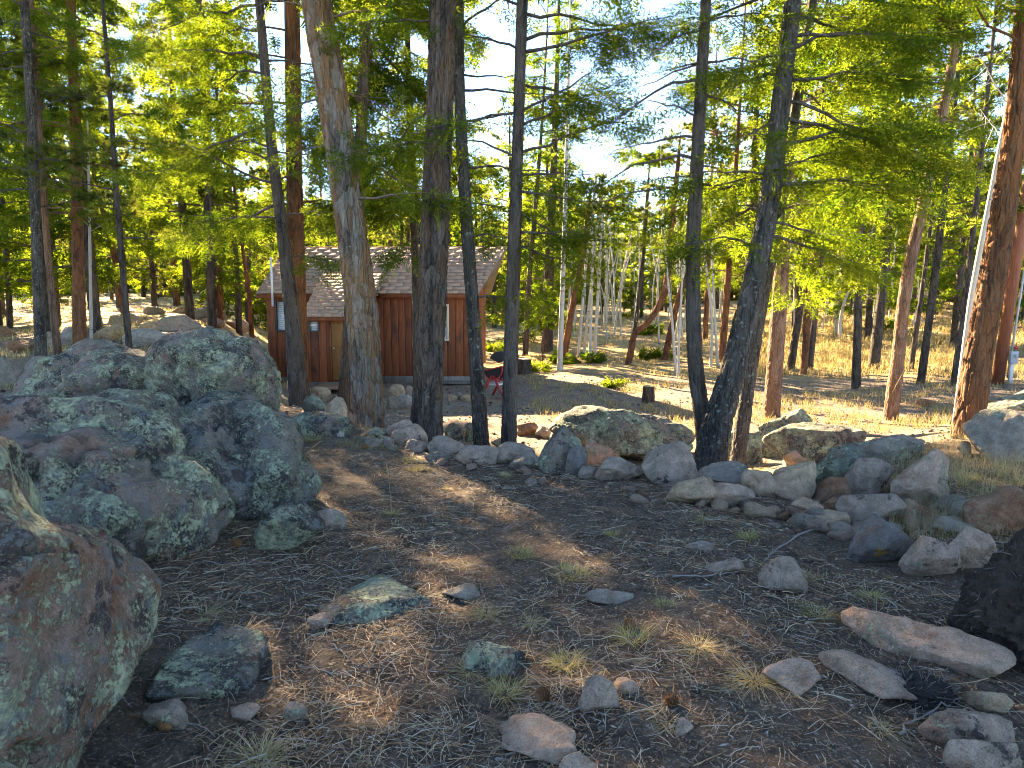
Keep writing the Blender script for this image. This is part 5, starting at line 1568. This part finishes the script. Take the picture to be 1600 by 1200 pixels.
TUFT = []
for k, (n, sp, l0, l1, up, cu) in enumerate([(150, .06, .07, .17, .9, 1.1), (110, .05, .09, .22, .6, 1.3), (210, .09, .05, .12, 1.0, .9), (90, .04, .08, .2, .5, 1.4), (70, .03, .16, .36, 1.2, .7)]):
    V, Q, t = blades(np.random.default_rng(800 + k), n, sp, l0, l1, .0042, up, cu, 4)
    me = mk_mesh('grass_tuft', V, [Q], tint=t); me.materials.append(M['straw_green'] if k in (2, 0) else M['straw']); TUFT.append(me)
rngG = np.random.default_rng(55)
for lab, px, py, v, s in [
    ('sunlit yellow grass tuft in the centre of the clearing', 813, 868, 2, 1.0), ('sunlit golden tuft lying low right of the brightest tuft', 893, 900, 2, 1.3),
    ('small pale tuft left of the golden sunlit tufts', 735, 885, 3, .7), ('tuft with thin tall stalks left of the clearing centre', 612, 805, 0, .8),
    ('small pale tuft in the middle of the clearing', 700, 765, 1, .7), ('small tuft before the mauve block', 957, 838, 0, .7),
    ('greenish tuft below the brick-shaped stone', 1100, 812, 1, .8), ('pale green tuft right of the brick-shaped stone', 1170, 842, 0, 1.0),
    ('green sprig beside the grey fallen branch', 1180, 880, 3, .6), ('straw tuft under the pointed grey stone', 1262, 905, 1, .8),
    ('bright yellow tuft above the small cracked pink slab', 1275, 962, 2, .9), ('pale tuft left of the longest slab', 1362, 935, 0, .9),
    ('spiky straw tuft left of the cracked pink slab', 1180, 1065, 1, 1.2), ('spiky tuft with a green heart right of centre', 1090, 1015, 1, 1.0),
    ('curly pale tuft above the grey wedge stone', 990, 1000, 0, 1.1), ('pale green tuft right of the blue-green stone', 885, 1040, 0, 1.0),
    ('tuft below the blue-green lichened stone', 790, 1085, 0, 1.0), ('straggly tuft left of the blue-green stone', 735, 1050, 3, .9),
    ('pale straggly tuft above the blue-green stone', 760, 960, 1, .8), ('low tuft above the lichen-topped flat stone', 1040, 945, 2, .7),
    ('tuft between the blue-green stone and the grey wedge', 830, 975, 3, .8), ('straw tuft by the flat lichened slab', 318, 965, 1, 1.0),
    ('pale tuft in the corner below the cracked boulder', 350, 818, 0, 1.0), ('straw tuft at the bottom left edge', 405, 1190, 1, 1.1),
    ('small tuft at the lower right among the dark soil', 1375, 1142, 3, .7), ('golden tuft catching sun by the cracked boulder', 440, 732, 2, 1.1),
    ('long-bladed tuft beside the cracked boulder', 455, 722, 4, .8), ('low golden tuft in front of the wall pile', 642, 722, 2, 1.2),
    ('low yellow tuft in the sun patch before the ridged trunk', 650, 735, 2, 1.0), ('golden tuft growing between the lichened blocks', 1188, 735, 2, 1.2),
    ('tall-stalked tuft between the lichened blocks', 1195, 728, 4, 1.1), ('tall dry tuft at the right behind the largest pink block', 1505, 760, 4, 1.3),
    ('green-hearted tuft right of the largest pink block', 1515, 750, 0, 1.2), ('dry tuft at the right edge above the orange-faced block', 1565, 745, 4, 1.3),
    ('dry tuft under the grey slanted slab', 1590, 760, 4, 1.2), ('pale tuft in the grass left of the leaning pine', 488, 690, 0, 1.4),
    ('low tuft right of the cracked boulder', 405, 700, 2, 1.4), ('small tuft before the long mauve stone', 790, 745, 0, .7),
    ('straw tuft far right below the pale pink slab', 1460, 1000, 3, .6), ('straw tuft at the bottom right of centre', 1045, 1130, 3, .8)]:
    g = ground(px, py)
    o = link('grass_tuft', TUFT[v], None, None, g, (0, 0, rngG.uniform(0, 6.28))); s *= .78; o.scale = (s, s, s * rngG.uniform(.7, 1.0))
    tag(o, lab, 'grass tuft', 'grass tufts in the clearing')

def stalk(label, px, py, top, seed):
    g = ground(px, py); rng = np.random.default_rng(seed); t = at(top[0], top[1], g[1]) - g
    root = empty('grass_stalk', g); tag(root, label, 'grass stalk')
    P = spline(np.array([[0, 0, -.02], t * .5 + np.array([t[0] * -.12, 0, .02]), t]), 10)
    m = MB(); m.tube(P, np.linspace(.0028, .0014, 10), 4); m.build('stem', M['straw'], root)
    m = MB(); k = P[6:]; m.tube(k, [.003, .007, .006, .002], 5); m.build('seed_head', M['straw'], root)
stalk('tall dry grass stalk standing above the right wall in front of the pinkish pine', 1370, 682, (1412, 580), 1)
stalk('tall dry stalk between the lichened blocks', 1180, 722, (1210, 640), 2)
stalk('dry stalk leaning left of the cracked boulder tuft', 470, 730, (500, 690), 3)
stalk('thin upright stalk in the clearing left of centre', 612, 800, (603, 722), 4)

def stick(label, pts, r, mat='stick', seed=1):
    G = np.array([ground(*p) for p in pts]); G[:, 2] += r * .8 + .006
    P = spline(G, 16); rng = np.random.default_rng(seed); P[1:-1] += rng.normal(0, .006, P[1:-1].shape)
    c = P[0].copy(); root = empty('fallen_branch', c); tag(root, label, 'branch')
    m = MB(); m.tube(P - c, np.linspace(r, r * .35, 16) * (1 + .2 * np.sin(np.arange(16) * 2.1)), 7); m.build('stem', M[mat], root, smooth=True)
    for k in range(4):
        i = rng.integers(4, 14); d = (P[i + 1] - P[i]); d /= np.linalg.norm(d); n = np.array([-d[1], d[0], rng.uniform(0, .5)]) * rng.choice([-1, 1])
        q = P[i] - c; l = rng.uniform(.04, .12)
        m = MB(); m.tube([q, q + (d * .7 + n * .6) * l], [r * .4, r * .15], 5); m.build('twig', M[mat], root)
for k, (lab, pts, r) in enumerate([
    ('grey fallen branch lying left of the oval yellow-lichened stone', [(1302, 820), (1250, 838), (1215, 862), (1192, 882)], .013),
    ('thin dark fallen branch under the green sprig', [(1050, 905), (1110, 902), (1172, 893)], .008),
    ('curved grey twig near the bottom right slabs', [(1405, 1152), (1450, 1120), (1500, 1095), (1535, 1090)], .007),
    ('pale forked twig at the foot of the trapezoid slab', [(775, 1190), (815, 1175), (855, 1188)], .006),
    ('thin twig above the trapezoid slab', [(870, 1110), (930, 1118), (1000, 1128)], .005),
    ('bleached twig loop by the cracked boulder', [(290, 868), (305, 845), (318, 860), (316, 875)], .006),
    ('long thin twig below the standing grey rock', [(300, 880), (380, 886), (455, 880)], .005),
    ('grey twig crossing the middle litter', [(520, 1010), (560, 1040), (600, 1048)], .005),
    ('dead twig propped against the largest pink block', [(1440, 765), (1462, 790), (1490, 800)], .006),
    ('pale stick in the litter below the shield-shaped stone', [(985, 772), (1010, 785), (1035, 782)], .007)]):
    stick(lab, pts, r * .75, seed=k)

def cone_mesh():
    m = MB(); m.tube([(0, 0, -.03), (0, 0, 0), (0, 0, .03)], [.008, .016, .006], 8)
    for k in range(60):
        t = k / 60; a = k * 2.4; r = .022 * math.sin(.35 + 2.5 * t) + .005; z = -.03 + .065 * t
        c, s = math.cos(a), math.sin(a); b = np.array([c * r * .4, s * r * .4, z]); e = np.array([c * r * 1.35, s * r * 1.35, z + .006]); sd = np.array([-s, c, 0]) * .008
        m.add([b - sd * .6, b + sd * .6, e + sd, e - sd, e + np.array([0, 0, .004])], [[0, 1, 2, 3]], [[3, 2, 4]])
    return mk_mesh('pine_cone', np.concatenate(m.V), [np.concatenate(m.Q), np.concatenate(m.T)])
CM = cone_mesh(); CM.materials.append(M['cone'])
for lab, px, py in [('pine cone beside the standing grey rock', 372, 855), ('upright brown pine cone near the grey wedge stone', 1050, 1103), ('pine cone in the curly pale tuft', 986, 985),
                    ('pine cone by the low brown stone', 570, 702), ('pine cone on the dark soil at lower centre', 850, 1095), ('pine cone in the lower left litter', 262, 1140)]:
    g = ground(px, py); o = link('pine_cone', CM, None, None, g + np.array([0, 0, .02]), (math.radians(75), .2, rngG.uniform(0, 6.28))); o.scale = (.85,) * 3
    tag(o, lab, 'pine cone')

# dry orange bush on the left slope
g = ground(205, 530); bs = empty('dry_bush', g); tag(bs, 'dry orange bush among the rocks of the left slope', 'bush')
V, Q, t = blades(np.random.default_rng(3), 260, .35, .35, .8, .012, 1.0, .6, 3); link('stems', mk_mesh('stems', V, [Q], tint=t), M['straw'], bs)['kind'] = 'stuff'
g = ground(382, 545); bs = empty('dry_bush', g); tag(bs, 'pale dry grass bush on the slope left of the cabin', 'bush')
V, Q, t = blades(np.random.default_rng(4), 160, .25, .25, .55, .012, 1.0, .6, 3); link('stems', mk_mesh('stems', V, [Q], tint=t), M['straw'], bs)['kind'] = 'stuff'

# ------------------------------------------------------------------ litter and thin grass (uncountable)
def litter():
    rng = np.random.default_rng(21)
    def needles(n, l0, l1, w, rmax, tints, name, label, lift=.012, segs=3, rmin=1.4):
        r = rmin + (rmax - rmin) * rng.uniform(0, 1, n) ** 1.35; a = rng.uniform(-.80, .80, n)
        x, y = np.sin(a) * r, np.cos(a) * r
        P = np.stack([x, y, np.zeros(n)], -1)
        keep = fbm(P * 1.4, 3, 77) + rng.normal(0, .25, n) > -.12
        x, y = x[keep], y[keep]; n = len(x); r = r[keep]
        z = hgt(x, y); nearf = sstep(16, 5, y) * sstep(9, 4, np.abs(x))
        z = z + fbm(np.stack([x, y, 0 * x], -1) * 11, 3, 31) * .016 * nearf
        az = rng.uniform(0, 2 * math.pi, n); L = rng.uniform(l0, l1, n); ww = w * (.8 + r * .12)
        h = np.stack([np.cos(az), np.sin(az), rng.normal(0, .10, n)], -1); s = np.stack([-np.sin(az), np.cos(az), rng.normal(0, .5, n)], -1)
        cu = rng.normal(0, .055, n)
        c = np.stack([x, y, z + lift * rng.uniform(.3, 1.6, n)], -1)
        if segs == 1:           # chips: slim diamonds
            m = rng.uniform(-.25, .25, n)[:, None]
            V = np.stack([c - h * (L / 2)[:, None], c + h * L[:, None] * m + s * ww[:, None], c + h * (L / 2)[:, None], c + h * L[:, None] * m - s * ww[:, None]], 1)
            Q = np.arange(n * 4).reshape(-1, 4)
        else:
            V = []
            for k in range(segs + 1):
                t = k / segs - .5
                p = c + h * (L * t)[:, None] + s * (cu * L * (1 - 4 * t * t))[:, None]
                V.append(np.stack([p - s * ww[:, None] / 2, p + s * ww[:, None] / 2], 1))
            V = np.stack(V, 1).reshape(n, -1, 3)
            q = np.array([[2 * k, 2 * k + 1, 2 * k + 3, 2 * k + 2] for k in range(segs)])
            Q = (q[None] + (np.arange(n) * (2 * segs + 2))[:, None, None]).reshape(-1, 4)
        t = rng.choice(tints[0], n, p=tints[1]) + rng.normal(0, .05, n)
        o = link(name, mk_mesh(name, V.reshape(-1, 3), [Q], tint=np.repeat(np.clip(t, 0, 1), 2 * segs + 2)), M['litter']); tag(o, label, 'needles', kind='stuff')
    needles(46000, .05, .17, .0018, 9.5, ([.35, .55, .75, .9, 1.0], [.18, .16, .32, .18, .16]), 'fallen_needles', 'fallen pine needles scattered over the clearing')
    needles(80000, .012, .05, .0026, 9.0, ([.05, .3, .5, .72, .9], [.28, .27, .18, .15, .12]), 'duff_chips', 'short bark chips and duff on the clearing floor', .006, 1)
    needles(26000, .04, .12, .008, 26, ([.05, .3, .5, .72, .9], [.3, .25, .2, .17, .08]), 'yard_litter', 'bark flakes and cones scattered over the yard', .012, 1, 8.5)
litter()

def dry_grass():
    rng = np.random.default_rng(31)
    def patch(n, y0, y1, s0, s1, l, w, thr, name, label, seed, per=8, mat='straw'):
        y = y0 + (y1 - y0) * rng.uniform(0, 1, n) ** 1.3; x = y * rng.uniform(s0, s1, n)
        P = np.stack([x, y, 0 * x], -1)
        k = fbm(P * .45, 3, seed) + .5 * fbm(P * 2.2, 2, seed + 1) > thr
        x, y = x[k], y[k]; n = len(x)
        x = np.repeat(x, per) + rng.normal(0, .07, n * per); y = np.repeat(y, per) + rng.normal(0, .07, n * per); n *= per
        z = hgt(x, y) - .01
        az = rng.uniform(0, 6.28, n); L = l * rng.uniform(.4, 1.1, n) ; ww = w * (y / 15)
        h = np.stack([np.cos(az), np.sin(az), 0 * az], -1) * (L * rng.uniform(.2, .9, n))[:, None]; s = np.stack([-np.sin(az), np.cos(az), 0 * az], -1) * (ww / 2)[:, None]
        b = np.stack([x, y, z], -1); mid = b + h * .4; mid[:, 2] += L * .6; e = b + h; e[:, 2] += L * .85
        V = np.stack([b - s, b + s, mid + s * .8, mid - s * .8, e], 1)
        i = (np.arange(n) * 5)[:, None]
        o = link(name, mk_mesh(name, V.reshape(-1, 3), [np.array([[0, 1, 2, 3]]) + i, np.array([[3, 2, 4]]) + i], tint=np.repeat(rng.uniform(0, 1, n), 5)), M[mat]); tag(o, label, 'grass', kind='stuff')
    patch(9000, 15, 60, .02, .8, .20, .010, -.02, 'dry_grass', 'dry golden grass growing across the yard', 3)
    patch(3500, 24, 60, .30, .8, .45, .012, -.2, 'tall_dry_grass', 'taller dry grass around the right yard pines', 8)
    patch(2500, 12, 50, -.75, -.3, .22, .010, .05, 'slope_grass', 'dry grass between the rocks of the left slope', 13)
    patch(1500, 7, 11, -.42, -.05, .10, .004, .0, 'wall_grass', 'short dry grass in front of the leaning pine', 17, 10, 'straw_green')
    patch(900, 4.5, 9, .52, .8, .22, .0035, -.1, 'edge_grass', 'dry grass at the right end of the stones', 19, 9)
dry_grass()
